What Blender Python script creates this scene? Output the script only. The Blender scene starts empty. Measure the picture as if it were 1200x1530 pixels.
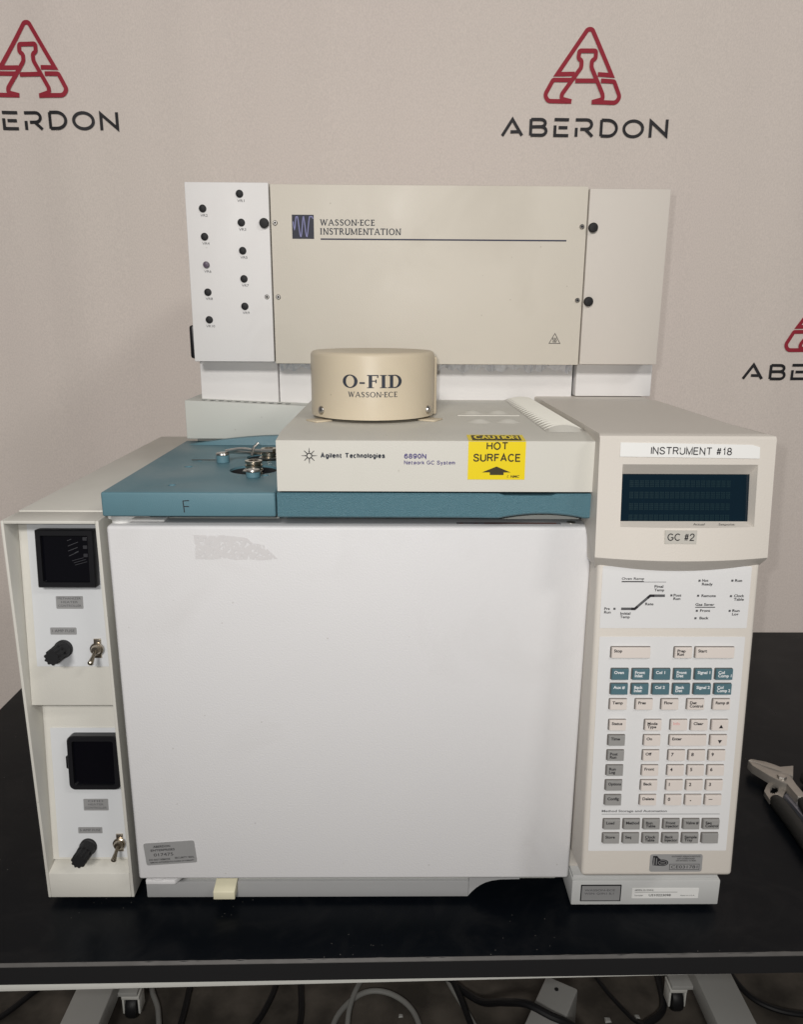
import bpy, bmesh, math, random
from mathutils import Vector, Matrix
random.seed(7)
S = bpy.context.scene
C = S.collection
R = math.radians

# ---------------------------------------------------------------- camera
def cam_matrix(loc, pitch, yaw, roll):
    cp, sp, cy, sy = math.cos(pitch), math.sin(pitch), math.cos(yaw), math.sin(yaw)
    f = Vector((sy*cp, cy*cp, -sp)); rt = Vector((cy, -sy, 0)); dn = f.cross(rt)
    c, s = math.cos(roll), math.sin(roll)
    r2 = c*rt + s*dn; d2 = -s*rt + c*dn
    m = Matrix.Identity(4)
    for i, v in enumerate((r2, -d2, -f)):
        for k in range(3): m[k][i] = v[k]
    m.translation = loc
    return m
CAM = Vector((0.037, -0.6421, 0.591))
cd = bpy.data.cameras.new('camera'); co = bpy.data.objects.new('camera', cd); C.objects.link(co)
cd.sensor_fit = 'HORIZONTAL'; cd.sensor_width = 36; cd.lens = 36*1141.2/1200
cd.clip_start = 0.01; cd.clip_end = 50
co.matrix_world = cam_matrix(CAM, 0.2505, 0.0117, -0.0057)
S.camera = co

# ---------------------------------------------------------------- light
w = bpy.data.worlds.new('World'); S.world = w; w.use_nodes = True
bg = w.node_tree.nodes['Background']; bg.inputs[0].default_value = (1.0, 0.97, 0.95, 1); bg.inputs[1].default_value = 0.10
def lamp(name, typ, loc, energy, color, target=None, **kw):
    l = bpy.data.lights.new(name, typ); l.energy = energy; l.color = color
    for k, v in kw.items(): setattr(l, k, v)
    o = bpy.data.objects.new(name, l); C.objects.link(o); o.location = loc
    if target is not None:
        o.rotation_euler = (Vector(target)-Vector(loc)).to_track_quat('-Z', 'Y').to_euler()
    return o
# room light panel some way behind the photographer, an added fill lamp at right, and the phone's own flash beside its lens
lamp('room_and_fill_light', 'AREA', (-0.30, -2.5, 1.78), 44, (1.0, 0.965, 0.925), (0.15, 0.5, 0.6), shape='RECTANGLE', size=0.6, size_y=0.3)
lamp('room_and_fill_light', 'AREA', (1.75, -1.7, 2.2), 14, (1.0, 0.965, 0.925), (0.7, 0.7, 0.8), shape='RECTANGLE', size=0.6, size_y=0.3)  # fill lamp added to brighten the wall at the upper right
lamp('phone_flash', 'POINT', (CAM.x-0.019, CAM.y-0.004, CAM.z+0.016), 7.1, (1.0, 0.985, 0.97), shadow_soft_size=0.004)
S.view_settings.view_transform = 'Standard'; S.view_settings.look = 'None'
S.view_settings.exposure = 0.0; S.view_settings.gamma = 1
S.render.engine = 'CYCLES'

# ---------------------------------------------------------------- materials
MATS = {}
def mat(name, col, rough=0.5, metal=0.0, spec=0.35, bump=0.0, bscale=900, mottle=0.0, mscale=12, coat=0.0, bdist=0.0006, wear=0.0):
    if name in MATS: return MATS[name]
    m = bpy.data.materials.new(name); m.use_nodes = True; nt = m.node_tree; b = nt.nodes['Principled BSDF']
    b.inputs['Base Color'].default_value = (*col, 1); b.inputs['Roughness'].default_value = rough
    b.inputs['Metallic'].default_value = metal; b.inputs['Specular IOR Level'].default_value = spec
    b.inputs['Coat Weight'].default_value = coat
    tc = nt.nodes.new('ShaderNodeTexCoord')
    if mottle:
        n = nt.nodes.new('ShaderNodeTexNoise'); n.inputs['Scale'].default_value = mscale; n.inputs['Detail'].default_value = 6
        nt.links.new(tc.outputs['Object'], n.inputs['Vector'])
        mx = nt.nodes.new('ShaderNodeMix'); mx.data_type = 'RGBA'
        mx.inputs[6].default_value = (*[c*(1-mottle) for c in col], 1); mx.inputs[7].default_value = (*[min(1, c*(1+mottle)) for c in col], 1)
        nt.links.new(n.outputs['Fac'], mx.inputs[0]); nt.links.new(mx.outputs[2], b.inputs['Base Color'])
    if wear:                     # sparse dirt specks and faint smudges, and uneven gloss
        src = b.inputs['Base Color'].links[0].from_socket if b.inputs['Base Color'].is_linked else None
        vo = nt.nodes.new('ShaderNodeTexVoronoi'); vo.inputs['Scale'].default_value = 95; nt.links.new(tc.outputs['Object'], vo.inputs['Vector'])
        l1 = nt.nodes.new('ShaderNodeMapRange'); l1.inputs[1].default_value = 0.04; l1.inputs[2].default_value = 0.11; l1.inputs[3].default_value = 1.0; l1.inputs[4].default_value = 0.0; nt.links.new(vo.outputs['Distance'], l1.inputs[0])
        sx_ = nt.nodes.new('ShaderNodeSeparateColor'); nt.links.new(vo.outputs['Color'], sx_.inputs[0])
        g1 = nt.nodes.new('ShaderNodeMath'); g1.operation = 'GREATER_THAN'; g1.inputs[1].default_value = 0.93; nt.links.new(sx_.outputs[0], g1.inputs[0])
        m1 = nt.nodes.new('ShaderNodeMath'); m1.operation = 'MULTIPLY'; nt.links.new(l1.outputs[0], m1.inputs[0]); nt.links.new(g1.outputs[0], m1.inputs[1])
        sm = nt.nodes.new('ShaderNodeTexNoise'); sm.inputs['Scale'].default_value = 9; sm.inputs['Detail'].default_value = 8; sm.inputs['Distortion'].default_value = 1.2; nt.links.new(tc.outputs['Object'], sm.inputs['Vector'])
        l2 = nt.nodes.new('ShaderNodeMapRange'); l2.inputs[1].default_value = 0.56; l2.inputs[2].default_value = 0.80; l2.inputs[3].default_value = 0.0; l2.inputs[4].default_value = 0.30; nt.links.new(sm.outputs['Fac'], l2.inputs[0])
        mxm = nt.nodes.new('ShaderNodeMath'); mxm.operation = 'MAXIMUM'; nt.links.new(m1.outputs[0], mxm.inputs[0]); nt.links.new(l2.outputs[0], mxm.inputs[1])
        ml_ = nt.nodes.new('ShaderNodeMath'); ml_.operation = 'MULTIPLY'; ml_.inputs[1].default_value = wear; nt.links.new(mxm.outputs[0], ml_.inputs[0])
        mw = nt.nodes.new('ShaderNodeMix'); mw.data_type = 'RGBA'; mw.inputs[6].default_value = (*col, 1); mw.inputs[7].default_value = (*[c*k for c, k in zip(col, (0.52, 0.49, 0.44))], 1)
        if src: nt.links.new(src, mw.inputs[6])
        nt.links.new(ml_.outputs[0], mw.inputs[0]); nt.links.new(mw.outputs[2], b.inputs['Base Color'])
        rr_ = nt.nodes.new('ShaderNodeMapRange'); rr_.inputs[1].default_value = 0.3; rr_.inputs[2].default_value = 0.7; rr_.inputs[3].default_value = rough-0.10; rr_.inputs[4].default_value = rough+0.12; nt.links.new(sm.outputs['Fac'], rr_.inputs[0]); nt.links.new(rr_.outputs[0], b.inputs['Roughness'])
    if bump:
        n2 = nt.nodes.new('ShaderNodeTexNoise'); n2.inputs['Scale'].default_value = bscale; n2.inputs['Detail'].default_value = 2
        nt.links.new(tc.outputs['Object'], n2.inputs['Vector'])
        bp = nt.nodes.new('ShaderNodeBump'); bp.inputs['Strength'].default_value = bump; bp.inputs['Distance'].default_value = bdist
        nt.links.new(n2.outputs['Fac'], bp.inputs['Height']); nt.links.new(bp.outputs[0], b.inputs['Normal'])
    MATS[name] = m
    return m
cream   = mat('cream_paint', (0.62, 0.605, 0.55), 0.5, bump=0.25, mottle=0.03, wear=0.35)
greyw   = mat('cool_cream_paint', (0.56, 0.57, 0.53), 0.5, bump=0.25, mottle=0.03, wear=0.4)
doorw   = mat('white_enamel', (0.70, 0.695, 0.70), 0.5, bump=0.3, bscale=600, mottle=0.015, mscale=5, wear=0.40)
whitep  = mat('white_panel_paint', (0.77, 0.755, 0.745), 0.55, bump=0.2, mottle=0.025, wear=0.35)
beige   = mat('beige_panel_paint', (0.655, 0.61, 0.53), 0.5, bump=0.25, mottle=0.035, mscale=6, wear=0.45)
beige2  = mat('pale_beige_paint', (0.645, 0.60, 0.545), 0.55, bump=0.25, mottle=0.03, mscale=6)
capm    = mat('cream_cap_paint', (0.60, 0.52, 0.39), 0.42, bump=0.15, mottle=0.05, mscale=20, wear=0.5)
teal    = mat('teal_paint', (0.108, 0.215, 0.258), 0.42, bump=0.5, bscale=1400, mottle=0.05, mscale=30, wear=0.4)
tealp   = mat('textured_teal_plastic', (0.095, 0.205, 0.25), 0.36, bump=0.9, bscale=1500, bdist=0.0012)
hous    = mat('keypad_housing_plastic', (0.645, 0.605, 0.55), 0.5, bump=0.3, mottle=0.02)
padw    = mat('white_keypad_film', (0.70, 0.70, 0.70), 0.4, bump=0.12, mottle=0.02)
shellm  = mat('controller_shell_paint', (0.67, 0.655, 0.60), 0.5, bump=0.25, mottle=0.03, wear=0.4)
platew  = mat('bluish_white_plate', (0.66, 0.675, 0.69), 0.5, bump=0.1, mottle=0.02)
greyb   = mat('grey_base_paint', (0.365, 0.367, 0.368), 0.5, bump=0.2, mottle=0.03)
greyb2  = mat('pale_grey_base_paint', (0.54, 0.545, 0.535), 0.5, bump=0.2, mottle=0.03)
black   = mat('black_plastic', (0.010, 0.010, 0.012), 0.35)
blackm  = mat('matt_black', (0.012, 0.012, 0.013), 0.6)
gap     = mat('dark_gap', (0.02, 0.02, 0.022), 0.8)
ink     = mat('black_ink', (0.018, 0.017, 0.020), 0.6)
inkgrey = mat('grey_ink', (0.10, 0.10, 0.105), 0.6)
inkblue = mat('violet_ink', (0.075, 0.06, 0.20), 0.6)
inkteal = mat('dark_slate_ink', (0.03, 0.036, 0.05), 0.6)
inkw    = mat('white_ink', (0.75, 0.77, 0.78), 0.5)
inkred  = mat('faded_red_ink', (0.72, 0.42, 0.40), 0.5)
red     = mat('crimson_print', (0.36, 0.025, 0.045), 0.7)
yellow  = mat('yellow_vinyl', (0.80, 0.62, 0.012), 0.4)
brown   = mat('black_brown_vinyl', (0.045, 0.035, 0.012), 0.5)
paper   = mat('white_paper', (0.78, 0.78, 0.76), 0.4)
cleart  = mat('clear_label_tape', (0.52, 0.50, 0.455), 0.25)
steel   = mat('bright_steel', (0.55, 0.53, 0.50), 0.28, metal=1.0, bump=0.1)
nickel  = mat('warm_nickel', (0.48, 0.42, 0.34), 0.25, metal=1.0)
darkst  = mat('dull_tool_steel', (0.46, 0.43, 0.39), 0.36, metal=0.7, bump=0.3, mottle=0.2, mscale=60)
silver  = mat('silver_foil_label', (0.36, 0.36, 0.36), 0.45, metal=0.25, mottle=0.06, mscale=90)
foil    = mat('crumpled_foil', (0.72, 0.73, 0.76), 0.45, metal=0.3, bump=1.0, bscale=120, bdist=0.003)
keyb    = mat('blush_key_plastic', (0.70, 0.64, 0.595), 0.45)
keyt    = mat('teal_key_plastic', (0.085, 0.165, 0.195), 0.45)
keyg    = mat('grey_key_plastic', (0.30, 0.295, 0.285), 0.5)
glass   = mat('dark_teal_screen', (0.002, 0.012, 0.022), 0.12, coat=0.4)
cellm   = mat('unlit_display_cell', (0.0035, 0.020, 0.028), 0.4)
ivory   = mat('ivory_button', (0.72, 0.68, 0.50), 0.45)
lcd     = mat('black_lcd_glass', (0.003, 0.003, 0.005), 0.10)
rail    = mat('white_rail_paint', (0.66, 0.66, 0.62), 0.4, mottle=0.05)
legm    = mat('grey_leg_paint', (0.42, 0.42, 0.40), 0.45, mottle=0.05)
edgem   = mat('worn_edge_highlight', (0.095, 0.09, 0.086), 0.5, mottle=0.25, mscale=60)
rubber  = mat('black_rubber', (0.008, 0.008, 0.009), 0.5)
cabg    = mat('grey_cable', (0.24, 0.24, 0.225), 0.5)
gripm   = mat('dark_rubber_grip', (0.02, 0.02, 0.019), 0.5, bump=0.2)
redbr   = mat('faded_hazard_print', (0.22, 0.10, 0.075), 0.6)
greypr  = mat('grey_print', (0.22, 0.22, 0.23), 0.6)
navy    = mat('navy_print', (0.012, 0.014, 0.03), 0.5)
lilac   = mat('lilac_print', (0.22, 0.22, 0.42), 0.5)

# laminate bench top: near black, soft gloss, dust specks and faint smears in the gloss
lam = mat('black_laminate', (0.004, 0.0048, 0.0062), 0.33, spec=0.13)
nt = lam.node_tree; b = nt.nodes['Principled BSDF']
tc = nt.nodes.new('ShaderNodeTexCoord')
n1 = nt.nodes.new('ShaderNodeTexNoise'); n1.inputs['Scale'].default_value = 6; n1.inputs['Detail'].default_value = 8
r1 = nt.nodes.new('ShaderNodeMapRange'); r1.inputs[1].default_value = 0.3; r1.inputs[2].default_value = 0.75; r1.inputs[3].default_value = 0.26; r1.inputs[4].default_value = 0.42
nt.links.new(tc.outputs['Object'], n1.inputs['Vector']); nt.links.new(n1.outputs['Fac'], r1.inputs[0]); nt.links.new(r1.outputs[0], b.inputs['Roughness'])
v1 = nt.nodes.new('ShaderNodeTexVoronoi'); v1.inputs['Scale'].default_value = 170; nt.links.new(tc.outputs['Object'], v1.inputs['Vector'])
lt = nt.nodes.new('ShaderNodeMath'); lt.operation = 'LESS_THAN'; lt.inputs[1].default_value = 0.075; nt.links.new(v1.outputs['Distance'], lt.inputs[0])
n2 = nt.nodes.new('ShaderNodeTexNoise'); n2.inputs['Scale'].default_value = 9; nt.links.new(tc.outputs['Object'], n2.inputs['Vector'])
gt = nt.nodes.new('ShaderNodeMath'); gt.operation = 'GREATER_THAN'; gt.inputs[1].default_value = 0.60; nt.links.new(n2.outputs['Fac'], gt.inputs[0])
ml = nt.nodes.new('ShaderNodeMath'); ml.operation = 'MULTIPLY'; nt.links.new(lt.outputs[0], ml.inputs[0]); nt.links.new(gt.outputs[0], ml.inputs[1])
mx = nt.nodes.new('ShaderNodeMix'); mx.data_type = 'RGBA'; mx.inputs[6].default_value = (0.0028, 0.0040, 0.0060, 1); mx.inputs[7].default_value = (0.16, 0.15, 0.14, 1)
n3 = nt.nodes.new('ShaderNodeTexNoise'); n3.inputs['Scale'].default_value = 14; n3.inputs['Detail'].default_value = 10; n3.inputs['Roughness'].default_value = .7; n3.inputs['Distortion'].default_value = 1.5; nt.links.new(tc.outputs['Object'], n3.inputs['Vector'])
r3 = nt.nodes.new('ShaderNodeMapRange'); r3.inputs[1].default_value = .48; r3.inputs[2].default_value = .78; r3.inputs[3].default_value = 0; r3.inputs[4].default_value = 0.05; nt.links.new(n3.outputs['Fac'], r3.inputs[0])
ma = nt.nodes.new('ShaderNodeMath'); ma.operation = 'MAXIMUM'; nt.links.new(ml.outputs[0], ma.inputs[0]); nt.links.new(r3.outputs[0], ma.inputs[1])
nt.links.new(ma.outputs[0], mx.inputs[0]); nt.links.new(mx.outputs[2], b.inputs['Base Color'])

# woven backdrop cloth
cloth = mat('woven_backdrop_cloth', (0.47, 0.42, 0.385), 0.85, spec=0.15)
nt = cloth.node_tree; b = nt.nodes['Principled BSDF']
tc = nt.nodes.new('ShaderNodeTexCoord')
mp = nt.nodes.new('ShaderNodeMapping'); mp.inputs['Scale'].default_value = (520, 520, 300); nt.links.new(tc.outputs['Object'], mp.inputs['Vector'])
na = nt.nodes.new('ShaderNodeTexNoise'); na.inputs['Scale'].default_value = 1.0; na.inputs['Detail'].default_value = 2; nt.links.new(mp.outputs[0], na.inputs['Vector'])
nb = nt.nodes.new('ShaderNodeTexNoise'); nb.inputs['Scale'].default_value = 3.0; nb.inputs['Detail'].default_value = 4; nt.links.new(tc.outputs['Object'], nb.inputs['Vector'])
ra = nt.nodes.new('ShaderNodeMapRange'); ra.inputs[1].default_value = .3; ra.inputs[2].default_value = .7; ra.inputs[3].default_value = 0.945; ra.inputs[4].default_value = 1.055; nt.links.new(na.outputs['Fac'], ra.inputs[0])
rb = nt.nodes.new('ShaderNodeMix'); rb.data_type = 'RGBA'; rb.inputs[6].default_value = (0.79, 0.70, 0.655, 1); rb.inputs[7].default_value = (0.77, 0.705, 0.64, 1); nt.links.new(nb.outputs['Fac'], rb.inputs[0])
hs = nt.nodes.new('ShaderNodeHueSaturation'); nt.links.new(rb.outputs[2], hs.inputs['Color']); nt.links.new(ra.outputs[0], hs.inputs['Value']); nt.links.new(hs.outputs[0], b.inputs['Base Color'])
bp = nt.nodes.new('ShaderNodeBump'); bp.inputs['Strength'].default_value = 0.2; bp.inputs['Distance'].default_value = 0.0007; nt.links.new(na.outputs['Fac'], bp.inputs['Height']); nt.links.new(bp.outputs[0], b.inputs['Normal'])

# worn concrete floor
conc = mat('dark_concrete', (0.055, 0.048, 0.040), 0.65, spec=0.3)
nt = conc.node_tree; b = nt.nodes['Principled BSDF']; tc = nt.nodes.new('ShaderNodeTexCoord')
nb = nt.nodes.new('ShaderNodeTexNoise'); nb.inputs['Scale'].default_value = 14; nb.inputs['Detail'].default_value = 9; nt.links.new(tc.outputs['Object'], nb.inputs['Vector'])
cr = nt.nodes.new('ShaderNodeValToRGB'); cr.color_ramp.elements[0].position = .35; cr.color_ramp.elements[0].color = (0.040, 0.035, 0.029, 1); cr.color_ramp.elements[1].position = .7; cr.color_ramp.elements[1].color = (0.115, 0.10, 0.083, 1)
nt.links.new(nb.outputs['Fac'], cr.inputs[0]); nt.links.new(cr.outputs[0], b.inputs['Base Color'])

# ragged adhesive residue: paper flakes where the noise keeps them
resid = mat('adhesive_residue', (0.645, 0.63, 0.63), 0.8)
nt = resid.node_tree; b = nt.nodes['Principled BSDF']; tc = nt.nodes.new('ShaderNodeTexCoord')
nb = nt.nodes.new('ShaderNodeTexNoise'); nb.inputs['Scale'].default_value = 260; nb.inputs['Detail'].default_value = 6; nb.inputs['Roughness'].default_value = .75; nt.links.new(tc.outputs['Object'], nb.inputs['Vector'])
gt = nt.nodes.new('ShaderNodeMath'); gt.operation = 'GREATER_THAN'; gt.inputs[1].default_value = 0.45; nt.links.new(nb.outputs['Fac'], gt.inputs[0]); nt.links.new(gt.outputs[0], b.inputs['Alpha'])

# ---------------------------------------------------------------- mesh builder
class Frame:
    def __init__(s, O, U, V, N): s.O, s.U, s.V, s.N = Vector(O), Vector(U), Vector(V), Vector(N)
    def p(s, u, v, l=0.0): return s.O + s.U*u + s.V*v + s.N*l
def front(y): return Frame((0, y, 0), (1, 0, 0), (0, 0, 1), (0, -1, 0))
def top(z): return Frame((0, 0, z), (1, 0, 0), (0, 1, 0), (0, 0, 1))
def slanted(y0, z0, y1, z1):           # origin on the upper edge, v runs DOWN as negative numbers
    d = Vector((0, y1-y0, z1-z0)).normalized(); return Frame((0, y0, z0), (1, 0, 0), -d, Vector((0, d.z, -d.y)))
class Cyl:                              # wraps a text onto an upright cylinder, u is arc length
    def __init__(s, cx, cy, r): s.cx, s.cy, s.r = cx, cy, r
    def p(s, u, v, l=0.0):
        a = u/s.r; r = s.r+l
        return Vector((s.cx+math.sin(a)*r, s.cy-math.cos(a)*r, v))

TXT = {}
def text_geom(s, bold, shear=0.0, res=3):
    k = (s, bold, shear)
    if k in TXT: return TXT[k]
    cu = bpy.data.curves.new('t', 'FONT'); cu.body = s; cu.size = 1; cu.resolution_u = res; cu.offset = bold; cu.shear = shear; cu.fill_mode = 'FRONT'
    o = bpy.data.objects.new('t', cu); C.objects.link(o)
    dg = bpy.context.evaluated_depsgraph_get(); dg.update()
    me = o.evaluated_get(dg).to_mesh()
    vs = [(v.co.x, v.co.y) for v in me.vertices]; fs = [tuple(p.vertices) for p in me.polygons]
    o.evaluated_get(dg).to_mesh_clear(); bpy.data.objects.remove(o); bpy.data.curves.remove(cu)
    if vs:
        x0 = min(v[0] for v in vs); x1 = max(v[0] for v in vs); vs = [(v[0]-x0, v[1]) for v in vs]
    else: x0 = x1 = 0
    TXT[k] = (vs, fs, x1-x0)
    return TXT[k]
CAPH = max(v[1] for v in text_geom('H', 0)[0])

class MB:
    def __init__(s): s.v = []; s.f = []; s.m = []
    def add(s, vs, fs, m=0):
        o = len(s.v); s.v += [tuple(v) for v in vs]; s.f += [tuple(i+o for i in f) for f in fs]; s.m += [m]*len(fs); return s
    def bm(s, bm, m=0, mtx=None):
        bm.verts.index_update()
        vs = [(mtx @ v.co) if mtx else v.co.copy() for v in bm.verts]; fs = [[v.index for v in f.verts] for f in bm.faces]; bm.free()
        return s.add(vs, fs, m)
    def box(s, x0, x1, y0, y1, z0, z1, bev=0.0, m=0, seg=2, mtx=None):
        b = bmesh.new(); bmesh.ops.create_cube(b, size=1)
        for v in b.verts: v.co = Vector((x0+(v.co.x+.5)*(x1-x0), y0+(v.co.y+.5)*(y1-y0), z0+(v.co.z+.5)*(z1-z0)))
        if bev: bmesh.ops.bevel(b, geom=b.edges[:], offset=bev, segments=seg, profile=0.5, affect='EDGES')
        return s.bm(b, m, mtx)
    def hexa(s, pts, bev=0.0, m=0, seg=2):      # 8 corners: bottom loop of 4 then top loop of 4
        b = bmesh.new(); vs = [b.verts.new(p) for p in pts]
        for f in ((3, 2, 1, 0), (4, 5, 6, 7), (0, 1, 5, 4), (1, 2, 6, 5), (2, 3, 7, 6), (3, 0, 4, 7)): b.faces.new([vs[i] for i in f])
        bmesh.ops.recalc_face_normals(b, faces=b.faces[:])
        if bev: bmesh.ops.bevel(b, geom=b.edges[:], offset=bev, segments=seg, profile=0.5, affect='EDGES')
        return s.bm(b, m)
    def prism(s, fr, pts, l0, l1, bev=0.0, m=0):  # outline in a frame, extruded along its normal
        b = bmesh.new(); a = [b.verts.new(fr.p(u, v, l0)) for u, v in pts]; c = [b.verts.new(fr.p(u, v, l1)) for u, v in pts]; n = len(pts)
        b.faces.new(a); b.faces.new(c[::-1])
        for i in range(n): b.faces.new((a[i], c[i], c[(i+1) % n], a[(i+1) % n]))
        bmesh.ops.recalc_face_normals(b, faces=b.faces[:])
        if bev:
            es = [e for e in b.edges if all(v in c for v in e.verts)]
            bmesh.ops.bevel(b, geom=es, offset=bev, segments=2, profile=0.5, affect='EDGES')
        return s.bm(b, m)
    def lathe(s, o, axis, prof, n=28, m=0):      # prof: (radius, height along axis)
        ax = Vector(axis).normalized(); t = Vector((1, 0, 0)) if abs(ax.x) < .8 else Vector((0, 1, 0)); u = ax.cross(t).normalized(); w_ = ax.cross(u)
        vs = []; fs = []; o = Vector(o)
        for r, h in prof:
            for i in range(n):
                a = 2*math.pi*i/n; vs.append(o + ax*h + (u*math.cos(a)+w_*math.sin(a))*r)
        for j in range(len(prof)-1):
            for i in range(n): fs.append((j*n+i, j*n+(i+1) % n, (j+1)*n+(i+1) % n, (j+1)*n+i))
        fs.append(tuple(range(n))[::-1]); k = (len(prof)-1)*n; fs.append(tuple(k+i for i in range(n)))
        return s.add(vs, fs, m)
    def tube(s, pts, r, n=10, m=0):
        P = [Vector(p) for p in pts]; vs = []; fs = []; up = Vector((0.13, 0.2, 1)).normalized()
        for i, p in enumerate(P):
            t = (P[min(i+1, len(P)-1)]-P[max(i-1, 0)]).normalized(); u = t.cross(up); u = u.normalized() if u.length > 1e-4 else Vector((1, 0, 0)); w_ = u.cross(t)
            rr = r[i] if isinstance(r, (list, tuple)) else r
            for k in range(n):
                a = 2*math.pi*k/n; vs.append(p+(u*math.cos(a)+w_*math.sin(a))*rr)
        for i in range(len(P)-1):
            for k in range(n): fs.append((i*n+k, i*n+(k+1) % n, (i+1)*n+(k+1) % n, (i+1)*n+k))
        fs.append(tuple(range(n))); q = (len(P)-1)*n; fs.append(tuple(q+k for k in range(n))[::-1])
        return s.add(vs, fs, m)
    # --- flat print
    def poly(s, fr, pts, m=0, lift=0.0003): return s.add([fr.p(u, v, lift) for u, v in pts], [tuple(range(len(pts)))], m)
    def rect(s, fr, u0, u1, v0, v1, m=0, lift=0.0003): return s.poly(fr, [(u0, v0), (u1, v0), (u1, v1), (u0, v1)], m, lift)
    def disc(s, fr, u, v, r, m=0, lift=0.0003, n=12): return s.poly(fr, [(u+r*math.cos(2*math.pi*i/n), v+r*math.sin(2*math.pi*i/n)) for i in range(n)], m, lift)
    def stroke(s, fr, pts, wd, m=0, lift=0.0003, closed=False):
        P = [Vector((p[0], p[1])) for p in pts]; Wl = list(wd) if isinstance(wd, (list, tuple)) else None
        keep = [i for i in range(len(P)) if i == 0 or (P[i]-P[i-1]).length > 1e-6]; P = [P[i] for i in keep]
        if Wl: wd = [Wl[i] for i in keep]
        n = len(P); L = []; Rr = []
        for i in range(n):
            a = P[i]-P[i-1] if (closed or i > 0) else None; c = P[(i+1) % n]-P[i] if (closed or i < n-1) else None
            a = a.normalized() if a is not None else c.normalized(); c = c.normalized() if c is not None else a
            na_ = Vector((-a.y, a.x)); nc = Vector((-c.y, c.x)); mi = na_+nc
            mi = mi.normalized() if mi.length > 1e-6 else na_
            k = 1/max(0.35, mi.dot(na_)); ww = wd[i] if isinstance(wd, (list, tuple)) else wd
            L.append(P[i]+mi*ww/2*k); Rr.append(P[i]-mi*ww/2*k)
        vs = [fr.p(p.x, p.y, lift) for p in L]+[fr.p(p.x, p.y, lift) for p in Rr]
        fs = [(i, (i+1) % n, n+(i+1) % n, n+i) for i in range(n if closed else n-1)]
        return s.add(vs, fs, m)
    def text(s, fr, t, u, v, h, wd=None, al='l', m=0, bold=0.0, lift=0.0003, shear=0.0, rot=0.0):
        vs, fs, tw = text_geom(t, bold, shear)
        k = h/CAPH; kx = k if wd is None else wd/max(tw, 1e-6); W_ = tw*kx
        ou = {'l': 0, 'c': -W_/2, 'r': -W_}[al]; c_, s_ = math.cos(rot), math.sin(rot)
        out = []
        for x, y in vs:
            X = ou+x*kx; Y = y*k; out.append(fr.p(u+X*c_-Y*s_, v+X*s_+Y*c_, lift))
        return s.add(out, fs, m)
    def build(s, name, mats, parent=None, smooth=35):
        me = bpy.data.meshes.new(name); me.from_pydata(s.v, [], s.f)
        if not isinstance(mats, (list, tuple)): mats = [mats]
        for x in mats: me.materials.append(x)
        me.polygons.foreach_set('material_index', s.m); me.polygons.foreach_set('use_smooth', [bool(smooth)]*len(s.f))
        b = bmesh.new(); b.from_mesh(me); bmesh.ops.recalc_face_normals(b, faces=[f for f in b.faces if len(b.faces) > 1]); b.to_mesh(me); b.free()
        me.update()
        if smooth: me.set_sharp_from_angle(angle=R(smooth))
        o = bpy.data.objects.new(name, me); C.objects.link(o)
        if parent: o.parent = parent
        return o
def tag(o, label=None, cat=None, group=None, kind=None):
    if label: o['label'] = label
    if cat: o['category'] = cat
    if group: o['group'] = group
    if kind: o['kind'] = kind
    return o
def thing(name, label, cat, group=None):
    o = bpy.data.objects.new(name, None); C.objects.link(o); o.empty_display_size = 0.05
    return tag(o, label, cat, group)
def arc(cx, cy, rx, ry, a0, a1, n=14): return [(cx+rx*math.cos(R(a0+(a1-a0)*i/n)), cy+ry*math.sin(R(a0+(a1-a0)*i/n))) for i in range(n+1)]
def rrect(u0, u1, v0, v1, r, n=4):
    return arc(u1-r, v1-r, r, r, 0, 90, n)+arc(u0+r, v1-r, r, r, 90, 180, n)+arc(u0+r, v0+r, r, r, 180, 270, n)+arc(u1-r, v0+r, r, r, 270, 360, n)
def spline(pts, n=10):
    P = [Vector(p) for p in pts]; P = [2*P[0]-P[1]]+P+[2*P[-1]-P[-2]]; out = []
    for i in range(1, len(P)-2):
        for k in range(n):
            t = k/n; a, b_, c, d = P[i-1], P[i], P[i+1], P[i+2]
            out.append(0.5*((2*b_)+(c-a)*t+(2*a-5*b_+4*c-d)*t*t+(3*b_-a-3*c+d)*t**3))
    return out+[P[-2]]
def label_plate(name, mats, fr, u0, u1, v0, v1, r, parent, draw=None, th=0.0004, base=0.0):
    mb = MB(); mb.prism(fr, rrect(u0, u1, v0, v1, r), base, base+th)
    if draw: draw(mb, base+th+0.00015)
    return mb.build(name, mats, parent, smooth=0)

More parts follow.
